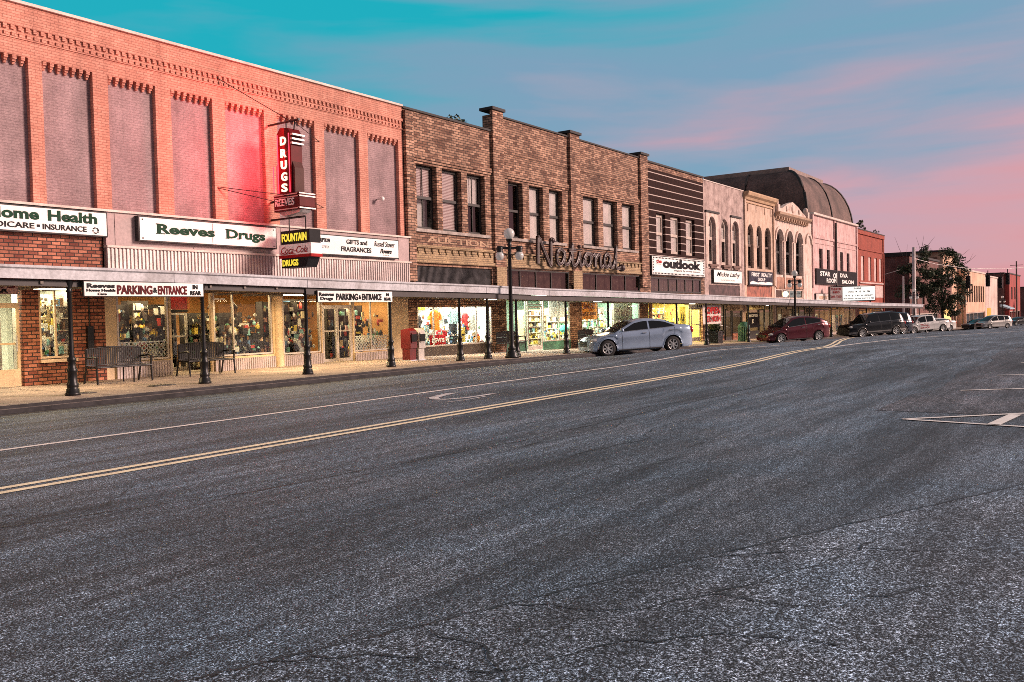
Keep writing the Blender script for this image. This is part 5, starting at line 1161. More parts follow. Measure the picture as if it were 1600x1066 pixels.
# lattice panels in the drug store windows
for lab, x0, x1, z0, z1 in (('white diagonal lattice at the foot of the window behind the first bench', 13.12, 14.58, .64, 1.10), ('white diagonal lattice at the foot of the window right of the glass doors', 21.92, 23.72, .5, .98)):
    t = thing('lattice_panel', ((x0+x1)/2, D+.2, z0), lab, 'lattice', 'white lattice panels')
    b = MB(); h = z1-z0; st_ = .13
    for sgn in (1, -1):
        x = x0-h
        while x < x1:
            pts = [(x, z0), (x+h, z1)] if sgn > 0 else [(x, z1), (x+h, z0)]
            (xa_, za_), (xb_, zb_) = pts
            def clip(xx): return za_+(zb_-za_)*(xx-xa_)/(xb_-xa_)
            l_, r_ = max(xa_, x0), min(xb_, x1)
            if r_-l_ > .02:
                w = .023; yy = D+.15+.006*sgn
                b.add([(l_, yy-.004, clip(l_)-w), (r_, yy-.004, clip(r_)-w), (r_, yy-.004, clip(r_)+w), (l_, yy-.004, clip(l_)+w), (l_, yy+.004, clip(l_)-w), (r_, yy+.004, clip(r_)-w), (r_, yy+.004, clip(r_)+w), (l_, yy+.004, clip(l_)+w)], [(0, 1, 2, 3), (7, 6, 5, 4), (0, 4, 5, 1), (3, 2, 6, 7)])
            x += st_
    b.build('slat', plain('lattice_white', (.86, .82, .76), .6), t)
    b = MB(); b.box(x0, x1, D+.13, D+.17, z0-.03, z0); b.box(x0, x1, D+.13, D+.17, z1, z1+.03); b.build('rail', plain('lattice_white', (.86, .82, .76), .6), t)
t = thing('wall_clock', (17.3, D+.45, 1.0), 'round pale dish propped among goods in the widest drug store window', 'dish'); t.name = 'round_dish'
b = MB(); M_ = Matrix.Rotation(math.radians(78), 3, 'X'); b.lathe([(.0, .0), (.17, 0), (.23, .03), (.20, .03), (0, .015)], (17.3, D+.45, 1.0), 20, M=M_); b.build('dish_body', plain('dish', (.45, .40, .34), .4), t)
for i, (x, z, lab, c) in enumerate(((13.5, 1.62, 'dark clock lantern hung in the first lattice window', (.03, .025, .02)), (16.75, 1.78, 'dark bell shaped lantern standing on the window shelf', (.05, .035, .025)), (17.6, 1.78, 'small dark lantern at the right end of the window shelf', (.04, .03, .025)))):
    t = thing('lantern', (x, D+1.0, z), lab, 'lantern', 'lanterns in the drug store windows')
    b = MB(); b.lathe([(.0, 0), (.12, 0), (.12, .04), (.1, .06), (.1, .26), (.13, .28), (.06, .38), (.02, .44), (0, .45)], (x, D+1.0, z), 10); b.build('lantern_body', plain('lantern_%d' % i, c, .4, .4), t)
    b = MB(); b.lathe([(.102, .08), (.102, .24)], (x, D+1.0, z), 8); b.build('lantern_glass', C('lantern_amber', (.3, .14, .04)), t)
tag(one('window_shelf', lambda b: b.box(16.15, 18.25, D+.85, D+1.15, 1.74, 1.77), M_wfr, None, origin=(17.2, D+1, 1.74)), 'narrow dark shelf holding lanterns high in the widest drug store window', 'shelf')
# ================================================================== pavement furniture
def bench(lab, loc, rz):
    t = thing('slatted_bench', loc, lab, 'bench', 'black metal benches along the shop fronts', rz)
    L_ = 1.5
    b = MB()
    for k in range(24):
        x = -L_/2+.06+k*(L_-.12)/23; b.box(x-.021, x+.021, .16, .18, .46, .84+.05*math.cos((x/(L_/2))*1.4))
    b.tube([(-L_/2+.02, .18, .86)]+[(-L_/2+L_*k/12, .18, .85+.055*math.cos((-1+k/6)*1.4)) for k in range(1, 12)]+[(L_/2-.02, .18, .86)], .022, 6); b.tube([(-L_/2, .17, .46), (L_/2, .17, .46)], .018, 6); b.build('backrest', M_black, t, local=True)
    b = MB()
    for k in range(7): b.box(-L_/2, L_/2, -.30+k*.068, -.30+k*.068+.045, .42, .44)
    b.tube([(-L_/2, -.31, .41), (L_/2, -.31, .41)], .022, 6); b.build('seat', M_black, t, local=True)
    for s in (-1, 1):
        b = MB(); x = s*(L_/2-.02); b.tube([(x, -.33, 0), (x, -.29, .40), (x, -.31, .64)], .024, 6); b.tube([(x, .30, 0), (x, .18, .42), (x, .18, .86)], .024, 6); b.tube([(x, -.32, .64), (x, -.2, .67), (x, .17, .64)], .024, 6); b.tube([(x, -.3, .40), (x, .18, .40)], .02, 6); b.build('end_frame', M_black, t, local=True)
    b = MB(); b.tube([(.25, -.28, 0), (.25, -.29, .41)], .018, 6); b.tube([(.25, .2, 0), (.25, .17, .42)], .018, 6); b.build('leg', M_black, t, local=True)
bench('black slatted metal bench between the brick pier and the first lattice window', (12.3, 20.85, SIDE(12)), 0)
bench('black slatted metal bench in front of the recessed red entry', (15.05, 21.1, SIDE(15)), 0)
bench('black slatted metal bench between the clothes window and the tall lamp', (30.3, 21.4, SIDE(30)), 0)
bench('black slatted metal bench behind the nose of the silver sedan', (37.0, 21.4, SIDE(36.5)), 0)
bench('black slatted metal bench in front of the tiled shop door', (52.6, 21.2, SIDE(52)), 0)
def newsbox(lab, x, y, body_c, win):
    z = SIDE(x); t = thing('newspaper_box', (x, y, z), lab, 'newspaper box', 'newspaper boxes by the brown brick corner')
    w = .165; b = MB(); b.prism([(y-.22, z+.42), (y+.22, z+.42), (y+.22, z+1.05), (y-.06, z+1.10), (y-.2, z+1.02)], 'x', x-w, x+w); b.build('box_body', body_c, t)
    b = MB(); b.box(x-w*.7, x+w*.7, y-.24, y-.221, z+.60, z+.96) ; b.build('door', win, t)
    b = MB(); b.box(x-.13, x+.13, y-.255, y-.24, z+.65, z+.90); b.build('display_pane', M_sk, t)
    b = MB(); b.box(x-w*.9, x+w*.9, y-.17, y+.18, z, z+.42) if win is not M_sk else b.box(x-w, x+w, y-.2, y+.2, z, z+.42); b.build('pedestal', body_c, t)
    b = MB(); b.box(x-w, x+w, y-.21, y+.21, z, z+.03); b.build('foot', M_steel, t)
newsbox('red newspaper box standing left of the white one', 22.28, 19.95, plain('box_red', (.12, .006, .008), .4), plain('box_red', (.12, .006, .008), .4))
newsbox('white newspaper box with a dark window beside the red one', 22.66, 19.9, plain('box_white', (.5, .47, .43), .4), plain('box_white', (.5, .47, .43), .4))
t = thing('litter_bin', (52.5, 19.3, SIDE(52.5)), 'green ribbed litter bin with a domed lid beside a canopy post', 'bin')
x, y, z = 52.5, 19.3, SIDE(52.5)
b = MB()
for k in range(20): a = k*math.pi/10; b.box(x+.33*math.cos(a)-.03, x+.33*math.cos(a)+.03, y+.33*math.sin(a)-.03, y+.33*math.sin(a)+.03, z+.03, z+.92)
b.lathe([(.0, .03), (.3, .03), (.3, .9)], (x, y, z), 20); b.build('slatted_body', plain('bin_green', (.06, .16, .12), .4, var=.3), t)
b = MB(); b.lathe([(.36, .9), (.36, .98), (.3, 1.05), (.2, 1.2), (.0, 1.24)], (x, y, z), 20); b.build('lid', plain('bin_green', (.06, .16, .12), .4, var=.3), t)
t = thing('dark_planter', (47.2, 19.0, SIDE(47)), 'dark square planter with a small shrub beside the hanging banner', 'planter')
x, y, z = 47.0, 19.0, SIDE(47); b = MB(); b.prism([(x-.35, y-.35), (x+.35, y-.35), (x+.35, y+.35), (x-.35, y+.35)], 'z', z, z+.62); b.box(x-.4, x+.4, y-.4, y+.4, z+.62, z+.7); b.build('tub', M_black, t)
M_leaf = plain('leaf_green', (.10, .12, .055), .6, var=.5, scale=5); M_leafd = plain('leaf_dark', (.03, .045, .02), .6, var=.5, scale=5); M_bark = plain('bark', (.07, .05, .04), .9, var=.4, scale=6)
def leaves(b, c, rx, ry, rz, n, s, rr, mats=2):
    for _ in range(n):
        while True:
            p = Vector((rr.uniform(-1, 1), rr.uniform(-1, 1), rr.uniform(-1, 1)))
            if p.length < 1: break
        p = Vector((c[0]+p.x*rx, c[1]+p.y*ry, c[2]+p.z*rz)); d = Vector((rr.gauss(0, 1), rr.gauss(0, 1), rr.gauss(0, 1))).normalized(); e_ = d.cross(Vector((rr.gauss(0, 1), rr.gauss(0, 1), rr.gauss(0, 1)))).normalized(); k = s*rr.uniform(.6, 1.3)
        b.m = rr.randrange(mats); b.quad(p-d*k, p+e_*k*.5, p+d*k, p-e_*k*.5)
b = MB(); leaves(b, (x, y, z+.95), .35, .35, .3, 260, .09, R); b.build('foliage', [M_leaf, M_leafd], t)
# wall fixtures
tag(one('wall_box', lambda b: (b.box(12.2, 12.36, D-.1, D-.002, .9, 1.6), b.tube([(12.28, D-.05, 1.6), (12.28, D-.05, 2.5)], .02)), M_black, None, origin=(12.28, D, .9)), 'black box with conduit fixed on the red brick pier', 'wall box')
# ================================================================== street lamps
def lamp(lab, s, d, H, first=[None]):
    z = zr(s, d) if d < 16.9 else SIDE(s)
    if first[0] is None:
        t = thing('street_lamp', (s, d, z), lab, 'street lamp', 'three globe street lamps'); h = H
        b = MB(); b.lathe([(0, 0), (.24, 0), (.24, .06), (.2, .1), (.21, .16), (.15, .22), (.13, .3), (.15, .33), (.1, .4), (.085, .5), (.075, 1.2), (.06, 3.55), (.08, 3.58), (.06, 3.62), (.055, 3.85), (.09, 3.92), (.05, 3.96), (.09, 4.04), (.12, 4.1)], (0, 0, 0), 12); b.build('pole', M_black, t, local=True)
        b = MB(); b.tube([(-.36, 0, 3.80), (.36, 0, 3.80)], .04, 8)
        for q in (-1, 1): b.lathe([(.0, 3.88), (.10, 3.86), (.13, 3.78), (.1, 3.70), (.12, 3.66)], (q*.34, 0, 0), 10); b.tube([(q*.08, 0, 3.55), (q*.2, 0, 3.6), (q*.3, 0, 3.75)], .02, 6)
        b.build('cross_arm', M_black, t, local=True)
        for c in ((0, 0, 4.29), (-.34, 0, 3.53), (.34, 0, 3.53)):
            b = MB(); b.ball(c, *((.19, .19, .195) if c[2] > 4 else (.15, .15, .155)), 16, 10); b.build('globe', M_globe, t, local=True)
        first[0] = t
    else: t = copy_tree(first[0]); t.location = (s, d, z)
    t['label'] = lab
    k = H/4.45; t.scale = (k, k, k)
    return t
t_ = NT('globe_glass'); t_.b.inputs['Transmission Weight'].default_value = 0; t_.b.inputs['Emission Color'].default_value = (1, .93, .86, 1); t_.b.inputs['Emission Strength'].default_value = .06; M_globe = t_.fin((.50, .48, .46), .15)
o = lamp('tall black lamp post with a globe above two hanging globes by the clothes shop', 24.95, 17.55, 4.5); o.rotation_euler.z = math.radians(-50)
o = lamp('black lamp post with three globes beyond the maroon car', 57.3, 17.6, 4.5); o.rotation_euler.z = math.radians(-50)
o = lamp('black lamp post with three globes at the near corner by the white mast', 104.5, 19.0, 4.7); o.rotation_euler.z = math.radians(-60)
o = lamp('lamp post with three lit globes right of the corner tree', 146, 19.8, 4.9); o.rotation_euler.z = math.radians(-60)
o = lamp('farthest lamp post with three globes before the red fronted building', 196, 19.6, 5.3); o.rotation_euler.z = math.radians(-60)
# ================================================================== vehicles
t = NT('car_glass'); M_cglass = t.fin((.012, .014, .016), .05, 0, .28)
M_tyre = plain('tyre_rubber', (.012, .012, .013), .8); M_rim = plain('alloy_rim', (.55, .55, .54), .3, .7, var=.1); M_trim = plain('car_trim', (.015, .015, .016), .5); M_lampw = plain('headlamp', (.62, .62, .60), .12, .2); M_lampr = plain('tail_lamp', (.40, .012, .012), .15); M_chrome = plain('chrome', (.62, .62, .62), .12, .9, var=.05); M_plate = plain('number_plate', (.65, .65, .6), .5)
def paint(name, col, metal=.45, rough=.28):
    t = NT(name); t.b.inputs['Coat Weight'].default_value = .4; t.b.inputs['Coat Roughness'].default_value = .05
    a = t.ramp(t.noise(1.6, 4), [(.3, tuple(c*.9 for c in col)), (.7, tuple(c*1.08 for c in col))]); return t.fin(a, rough, metal)
def interp(P, x):
    if x <= P[0][0]: return P[0][1]
    for (a, b_), (c, d_) in zip(P, P[1:]):
        if x <= c: return b_+(d_-b_)*(x-a)/(c-a)
    return P[-1][1]
def car(name, lab, cat, loc, head, L, Wd, wb, xr, top, roof, wins, pm, wr=.33, sill=.22, lower=None, tumble=.30, bed=None, nb=.55, rails=False):
    """x forward; xr = rear axle; top = shoulder line, roof = glasshouse line, wins = side glass spans"""
    t = thing(name, loc, lab, cat, 'cars parked along the street', head)
    xf = xr+wb; h2 = Wd/2; ra = wr+.055
    def hw(x):
        u = abs(x)/(L/2); return h2*(1-.20*max(0, (u-.55)/.45)**2.4)
    def low(x):
        z = sill+.06*max(0, (abs(x)/(L/2)-.86)/.14)
        for xw in (xr, xf):
            if abs(x-xw) < ra: z = max(z, wr+math.sqrt(ra*ra-(x-xw)**2))
        return z
    xs = sorted({-L/2+L*k/70 for k in range(71)} | {xw+ra*math.cos(math.pi*k/10) for xw in (xr, xf) for k in range(11)})
    prof = [(0, .945), (.10, .985), (.16, .972), (.40, .99), (.60, .975), (.665, 1.0), (.86, .968), (.96, .93), (1.0, .87)]
    b = MB(); b.smooth = True; rows = []
    for x in xs:
        zl, zt = low(x), interp(top, x); e_ = max(0, (abs(x)-(L/2-.16))/.16); r_ = []
        sq = 1-.30*e_**2
        for f_, yk in prof: r_.append((x, hw(x)*yk*(sq if f_ > .9 else 1-.16*e_**2), zl+(zt-zl)*f_))
        for yk, zz in ((.6, .022), (.3, .035), (0, .04)): r_.append((x, hw(x)*yk*sq, zt+zz*(1-e_)))
        rows.append(r_)
    nR = len(rows[0])
    for sgn in (1, -1):
        V = [(p[0], p[1]*sgn, p[2]) for r_ in rows for p in r_]
        Fs = []
        for i in range(len(rows)-1):
            for j in range(nR-1):
                q = (i*nR+j, (i+1)*nR+j, (i+1)*nR+j+1, i*nR+j+1); Fs.append(q if sgn < 0 else q[::-1])
        b.add(V, Fs, True)
    for r_ in (rows[0], rows[-1]):      # nose and tail
        for j in range(nR-1): b.add([r_[j], r_[j+1], (r_[j+1][0], -r_[j+1][1], r_[j+1][2]), (r_[j][0], -r_[j][1], r_[j][2])], [(0, 1, 2, 3)], True)
    # glasshouse shell
    gx0, gx1 = roof[0][0], roof[-1][0]
    gx = sorted({gx0+(gx1-gx0)*k/44 for k in range(45)} | {p[0] for p in roof})
    def hb(x): return hw(x)*.90
    def ys(x, z): return hb(x)-tumble*(z-interp(top, x))
    G = []
    for x in gx:
        zb_, zr_ = interp(top, x)-.03, max(interp(roof, x), interp(top, x)-.02); yr_ = ys(x, zr_)
        G.append([(x, ys(x, zb_), zb_), (x, ys(x, zb_+(zr_-zb_)*.5), zb_+(zr_-zb_)*.5), (x, yr_, zr_-.05*min(1, (zr_-zb_)/.3)), (x, yr_-.05, zr_-.012), (x, yr_*.55, zr_+.012), (x, 0, zr_+.022)])
    for sgn in (1, -1):
        V = [(p[0], p[1]*sgn, p[2]) for r_ in G for p in r_]; Fs = []
        for i in range(len(G)-1):
            for j in range(5):
                q = (i*6+j, (i+1)*6+j, (i+1)*6+j+1, i*6+j+1); Fs.append(q if sgn < 0 else q[::-1])
        b.add(V, Fs, True)
    for r_ in (G[0], G[-1]):
        for j in range(5): b.add([r_[j], r_[j+1], (r_[j+1][0], -r_[j+1][1], r_[j+1][2]), (r_[j][0], -r_[j][1], r_[j][2])], [(0, 1, 2, 3)], True)
    b.build('body', pm, t, local=True)
    if lower:
        b = MB()
        for sgn in (1, -1):
            for x0_, x1_ in zip(xs, xs[1:]):
                P4 = []
                for x_ in (x0_, x1_):
                    zl = low(x_); zt = interp(top, x_); za = min(.52, zt-.1); zc = max(zl, .2)
                    P4.append([(x_, (hw(x_)*1.004+.004)*sgn*(.95+.05*min(1, (z_-zl)/(.38*(zt-zl)+.01))), z_) for z_ in (zl, max(za, zl))])
                b.quad(P4[0][0], P4[1][0], P4[1][1], P4[0][1])
        b.build('lower_cladding', lower, t, local=True)
    # side glass
    for sgn in (1, -1):
        for (wa, wc) in wins:
            b = MB(); N_ = 10; lo_, hi_ = [], []
            for k in range(N_+1):
                x = wa+(wc-wa)*k/N_; zb_ = interp(top, x)+.035; zt_ = interp(roof, x)-.085
                if zt_ <= zb_+.005: zt_ = zb_+.005
                lo_.append((x, (ys(x, zb_)+.006)*sgn, zb_)); hi_.append((x, (ys(x, zt_)+.006)*sgn, zt_))
            for k in range(N_): b.quad(lo_[k], lo_[k+1], hi_[k+1], hi_[k])
            b.build('side_window', M_cglass, t, local=True)
    # screens
    def screen(nm, xa_, xb_):
        b = MB(); pr = [xa_+(xb_-xa_)*k/8 for k in range(9)]; q = []
        for x in pr:
            z = interp(roof, x); yy = max(.1, ys(x, z)-.09); q.append([(x, yy, z+.012-.0), (x, yy*.55, z+.026), (x, 0, z+.034), (x, -yy*.55, z+.026), (x, -yy, z+.012)])
        for k in range(8):
            for j in range(4): b.quad(q[k][j], q[k+1][j], q[k+1][j+1], q[k][j+1])
        b.build(nm, M_cglass, t, local=True)
    f0 = roof[-1][0]; f1 = roof[-2][0]; screen('windscreen', f1+(f0-f1)*.08, f1+(f0-f1)*.93)
    r0 = roof[0][0]; r1 = roof[1][0]; screen('rear_window', r0+(r1-r0)*.1, r0+(r1-r0)*.92)
    # wheels
    for xw in (xr, xf):
        for sgn in (1, -1):
            yo = h2*.985*sgn
            b = MB(); RM = Matrix.Rotation(math.radians(-90*sgn), 3, 'X')
            b.lathe([(wr*.64, -.20), (wr*.9, -.21), (wr, -.17), (wr, -.04), (wr*.92, 0), (wr*.66, -.005)], (xw, yo, wr), 24, M=RM); w_ = b.build('wheel', M_tyre, t, local=True)
            b = MB(); b.lathe([(wr*.66, -.015), (wr*.60, -.008), (wr*.58, -.05), (wr*.15, -.06), (0, -.06)], (xw, yo, wr), 20, M=RM)
            for k in range(7):
                a = 2*math.pi*k/7; ca, sa = math.cos(a), math.sin(a); 
                p0 = Vector((xw+ca*wr*.1, yo-.02*sgn, wr+sa*wr*.1)); p1 = Vector((xw+ca*wr*.62, yo-.008*sgn, wr+sa*wr*.62)); n_ = Vector((-sa, 0, ca))*wr*.075
                b.add([p0-n_*1.1, p0+n_*1.1, p1+n_, p1-n_, p0-n_*1.1-Vector((0, .03*sgn, 0)), p0+n_*1.1-Vector((0, .03*sgn, 0)), p1+n_-Vector((0, .03*sgn, 0)), p1-n_-Vector((0, .03*sgn, 0))], [(0, 1, 2, 3), (0, 4, 5, 1), (2, 6, 7, 3), (1, 5, 6, 2), (3, 7, 4, 0)])
            b.lathe([(wr*.16, -.005), (0, .0)], (xw, yo, wr), 12, M=RM)
            b.m = 1; b.lathe([(wr*.585, -.045), (0, -.05)], (xw, yo, wr), 20, M=RM)
            b.build('rim', [M_rim, M_trim], w_, local=True)
    b = MB()       # wheel wells and floor pan
    b.box(-L/2+.25, L/2-.3, -h2*.80, h2*.80, sill-.02, sill+.08)
    for xw in (xr, xf): b.box(xw-ra, xw+ra, -h2*.78, h2*.78, sill, wr+ra*.9)
    b.build('underbody', M_trim, t, local=True)
    # lamps, mirrors, handles, seams
    zn = interp(top, L/2-.28); zt_ = interp(top, -L/2+.1)
    for sgn in (1, -1):
        b = MB(); b.ball((L/2-.24, hw(L/2-.24)*.86*sgn, zn-.10), .22, .12, .085, 12, 8); b.build('headlight', M_lampw, t, local=True)
        b = MB(); b.ball((-L/2+.10, hw(-L/2+.1)*.88*sgn, zt_-.16), .12, .11, .15, 12, 8); b.build('tail_light', M_lampr, t, local=True)
        xm = roof[-1][0]-.28; b = MB(); b.ball((xm, (hw(xm)+.07)*sgn, interp(top, xm)+.09), .09, .11, .075, 10, 7); b.build('mirror', pm, t, local=True)
        b = MB()
        for (wa, wc) in wins[:2]:
            for xx in ((wa+.03,) if wa == wins[0][0] else (wa-.03, wc)):
                V = []
                for f_, yk in prof[:8]:
                    zl, zt2 = low(xx), interp(top, xx); V.append((xx, hw(xx)*yk*sgn+.004*sgn, zl+(zt2-zl)*f_))
                for p, q in zip(V, V[1:]): b.quad(p, (p[0]+.014, p[1], p[2]), (q[0]+.014, q[1], q[2]), q)
        b.build('door_seam', M_trim, t, local=True)
        for (wa, wc) in wins[:2]:
            xx = wa+.12; b = MB(); zz = interp(top, xx)-.13; b.box(xx, xx+.17, hw(xx)*.97*sgn-.005, hw(xx)*.97*sgn+.035 if sgn > 0 else hw(xx)*.97*sgn-.03, zz, zz+.03); b.build('door_handle', M_chrome if not lower else M_trim, t, local=True)
    for sgn in (1, -1):
        b = MB(); q = [(x, hw(x)*.95*sgn+.006*sgn, low(x)+.035) for x in xs if xr+ra+.03 < x < xf-ra-.03]
        b.tube(q, .032, 5); b.build('sill_trim', M_trim, t, local=True)
        for xw in (xr, xf):
            b = MB(); b.tube([(xw+(ra+.004)*math.cos(math.pi*k/12), hw(xw)*.985*sgn, wr+(ra+.004)*math.sin(math.pi*k/12)) for k in range(13)], .016, 5); b.build('wheel_arch', pm if not lower else lower, t, local=True)
    b = MB(); b.box(L/2-.04, L/2+.012, -.42, .42, .44, zn-.12); b.build('grille', M_trim, t, local=True)
    b = MB(); b.box(-L/2-.012, -L/2+.02, -.26, .26, .62, .74); b.build('number_plate', M_plate, t, local=True)
    b = MB()
    for sgn in (1, -1):
        for x0_, x1_ in zip(gx, gx[1:]):
            if wins[0][0]-.05 < x0_ < wins[-1][1]: b.tube([(x0_, (ys(x0_, interp(top, x0_)+.02)+.006)*sgn, interp(top, x0_)+.02), (x1_, (ys(x1_, interp(top, x1_)+.02)+.006)*sgn, interp(top, x1_)+.02)], .012, 4, False)
    b.build('window_trim', M_chrome, t, local=True)
    if rails:
        for sgn in (1, -1): b = MB(); zz = interp(roof, 0)+.05; b.tube([(-1.7, .55*sgn, zz-.04), (-1.6, .55*sgn, zz+.01), (.2, .55*sgn, zz+.02), (.3, .55*sgn, zz-.04)], .02, 6); b.build('roof_rail', M_trim, t, local=True)
    if bed:
        b = MB(); b.box(bed[0], bed[1], -h2*.84, h2*.84, interp(top, bed[0])+.015, interp(top, bed[0])+.055); b.build('bed_cover', M_trim, t, local=True)
    return t
SED_T = [(-2.36, .80), (-2.28, 1.02), (-2.1, 1.10), (-1.8, 1.10), (-1.0, 1.04), (.8, .97), (1.25, .94), (1.8, .86), (2.1, .77), (2.27, .68), (2.36, .56)]
SED_R = [(-1.70, 1.10), (-.95, 1.385), (-.5, 1.45), (-.05, 1.455), (.35, 1.39), (1.28, .945)]
def place_car(s, d, wr): return (s, d, zr(s, d))
H0 = math.radians(141)
def at_wheel(sf, df, head, xf, hw_):      # centre from the contact point of the near front wheel (left side)
    c, s_ = math.cos(head), math.sin(head)
    return (sf-(xf*c-hw_*s_), df-(xf*s_+hw_*c))
def put(o_args, sf, df, head, xf, hw_):
    s, d = at_wheel(sf, df, head, xf, hw_); return s, d
def vehicle(name, lab, cat, sf, df, head, L, Wd, wb, xr, *a, **k):
    s, d = at_wheel(sf, df, head, xr+wb, Wd/2-.1)
    z0 = zr(s, d)
    o = car(name, lab, cat, (s, d, z0+.012), head, L, Wd, wb, xr, *a, **k)
    c, sn = math.cos(head), math.sin(head)
    dz = zr(s+c, d+sn)-zr(s-c, d-sn); o.rotation_euler = (0, -math.atan2(dz, 2), head)
    return o
vehicle('parked_car', 'silver four door sedan nosed in at an angle before the bright shops', 'car', 30.95, 17.05, H0, 4.62, 1.84, 2.88, -1.28, SED_T, SED_R, [(-1.42, -.30), (-.22, .95)], paint('paint_silver', (.36, .46, .60), .4, .16), .345)
MAR_T = [(-2.15, .80), (-2.12, 1.02), (-2.0, 1.14), (-1.5, 1.16), (-.6, 1.08), (.6, .98), (1.0, .95), (1.6, .82), (1.95, .70), (2.12, .60), (2.15, .5)]
MAR_R = [(-2.02, 1.15), (-1.55, 1.42), (-.7, 1.58), (-.1, 1.60), (.35, 1.52), (1.3, .95)]
vehicle('parked_car', 'maroon hatchback parked at an angle beyond the silver sedan', 'car', 52.0, 16.85, H0, 4.35, 1.76, 2.6, -1.22, MAR_T, MAR_R, [(-1.45, -.45), (-.37, .9)], paint('paint_maroon', (.10, .012, .022), .4, .25), .33)
SUV_T = [(-2.6, .9), (-2.57, 1.12), (-2.4, 1.22), (-1, 1.20), (.9, 1.16), (1.4, 1.14), (2.2, 1.08), (2.5, .98), (2.6, .8)]
SUV_R = [(-2.55, 1.2), (-2.30, 1.80), (-1.5, 1.90), (.1, 1.90), (.6, 1.82), (1.25, 1.17)]
Wn3 = [(-2.2, -1.25), (-1.15, -.2), (-.1, .85)]
vehicle('parked_car', 'black sport utility car with silver lower cladding and bright wheels', 'car', 71.2, 16.7, H0, 5.3, 1.98, 3.1, -1.55, SUV_T, SUV_R, Wn3, paint('paint_black', (.014, .015, .018), .3, .2), .39, .3, paint('paint_grey', (.36, .34, .32), .5), rails=True)
vehicle('parked_car', 'dark blue sport utility car mostly hidden behind the black one', 'car', 75.2, 16.8, H0, 5.2, 1.95, 3.0, -1.5, SUV_T, SUV_R, Wn3, paint('paint_navy', (.016, .026, .045), .3, .2), .38, .3)
PK_T = [(-2.8, 1.02), (-2.75, 1.12), (-.9, 1.12), (.9, 1.08), (1.4, 1.06), (2.3, 1.0), (2.6, .9), (2.8, .7)]
PK_R = [(-1.0, 1.1), (-.85, 1.70), (-.5, 1.76), (.4, 1.75), (.8, 1.66), (1.45, 1.08)]
o = vehicle('parked_pickup', 'white pickup truck with lettered door and dark bed cover', 'truck', 91, 16.6, H0, 5.6, 1.95, 3.4, -1.75, PK_T, PK_R, [(-.72, .05), (.13, 1.0)], paint('paint_white', (.66, .65, .63), .05, .3), .38, .32, None, .24, (-2.7, -1.05))
b = MB(); T2 = o.matrix_basis.copy()
text(b, 'TRUCK', (0, 0, 0), 1.05, .2, face='y', bold=.03); text(b, 'SERVICE', (0, 0, -.24), 1.05, .15, face='y', bold=.02)
b.v = [(-.05-p[0]+.95, .955-p[1]*1, p[2]+.75) for p in b.v]; b.build('door_lettering', M_sr, o, local=True)
vehicle('parked_car', 'white sedan parked beyond the white pickup truck', 'car', 97, 16.4, H0, 4.7, 1.8, 2.75, -1.35, SED_T, SED_R, [(-1.42, -.30), (-.22, .95)], paint('paint_cream', (.62, .60, .56), .05, .3), .33)
MV_T = [(-2.4, .9), (-2.36, 1.1), (-2.2, 1.18), (-.8, 1.1), (.8, 1.02), (1.3, 1.0), (1.95, .88), (2.25, .74), (2.4, .55)]
MV_R = [(-2.34, 1.15), (-2.05, 1.66), (-1.3, 1.76), (0, 1.76), (.5, 1.66), (1.75, .95)]
vehicle('parked_car', 'silver minivan standing by itself beyond the side street', 'car', 131, 14.6, H0, 4.9, 1.9, 2.9, -1.45, MV_T, MV_R, [(-2.0, -1.1), (-1.02, -.05), (.03, 1.1)], paint('paint_pearl', (.52, .50, .47), .4, .3), .33)
vehicle('parked_car', 'dark grey car half hidden behind the nose of the minivan', 'car', 133, 16.6, H0, 4.6, 1.8, 2.7, -1.3, SED_T, SED_R, [(-1.42, -.30), (-.22, .95)], paint('paint_charcoal', (.03, .03, .034), .3, .3), .33)
vehicle('parked_car', 'dark car at the far right edge beyond the minivan', 'car', 176, 15.5, H0, 4.8, 1.85, 2.8, -1.4, SED_T, SED_R, [(-1.42, -.30), (-.22, .95)], paint('paint_charcoal', (.03, .03, .034), .3, .3), .34)
# ================================================================== far buildings beyond the side street
def far(name, lab, s0, s1, z1, mat, wins=(), y=D, depth=24, shop=None, cop=M_coping, corn=.0, sidewins=(), wm=M_dkin):
    zb = g(s0)-.3; t = thing(name, ((s0+s1)/2, y, g(s0)), lab, 'building', 'buildings beyond the side street')
    b = MB(); hol = [w for w in wins]+([(s0+.5, s1-.5, zb, shop)] if shop else [])
    b.facade(s0, s1, zb, z1, y, hol, .3); body(b, s0, s1, z1, depth, zb, y=y); b.build('wall', mat, t)
    b = MB(); b.box(s0-.15-corn*.3, s1+.15, y-.15-corn, y+.35, z1, z1+.28); b.box(s0-.15-corn, s0+.2, y+.35, y+depth, z1, z1+.28); b.build('coping', cop, t)
    for w in wins:
        b = MB(); b.box(w[0]+.05, w[1]-.05, y+.2, y+.26, w[2], w[3]); f = b.build('window', wm, t)
    for (ya, yb, za, zc) in sidewins:
        b = MB(); b.box(s0-.04, s0+.05, ya, yb, za, zc); b.build('window', M_dkin, t)
    if shop:
        f = shopwin(t, s0+.5, s1-.5, zb, shop, y+.1, M_wfl, [s0+.5+(s1-s0-1)*k/5 for k in range(1, 5)], .18)
        b = MB(); b.quad((s0+.5, y+1.2, zb), (s1-.5, y+1.2, zb), (s1-.5, y+1.2, shop), (s0+.5, y+1.2, shop)); b.build('interior', M_dkin, f)
    return t
far('dark_brick_building', 'old dark brick building across the side street behind the trees', 119, 140, 7.9, M_darkbrick, [(122, 124, 1.8, 4.4), (127, 129, 1.8, 4.4), (132, 134, 1.8, 4.4)], shop=.6, sidewins=((25.5, 27, 1.5, 4), (30, 31.5, 1.5, 4)))
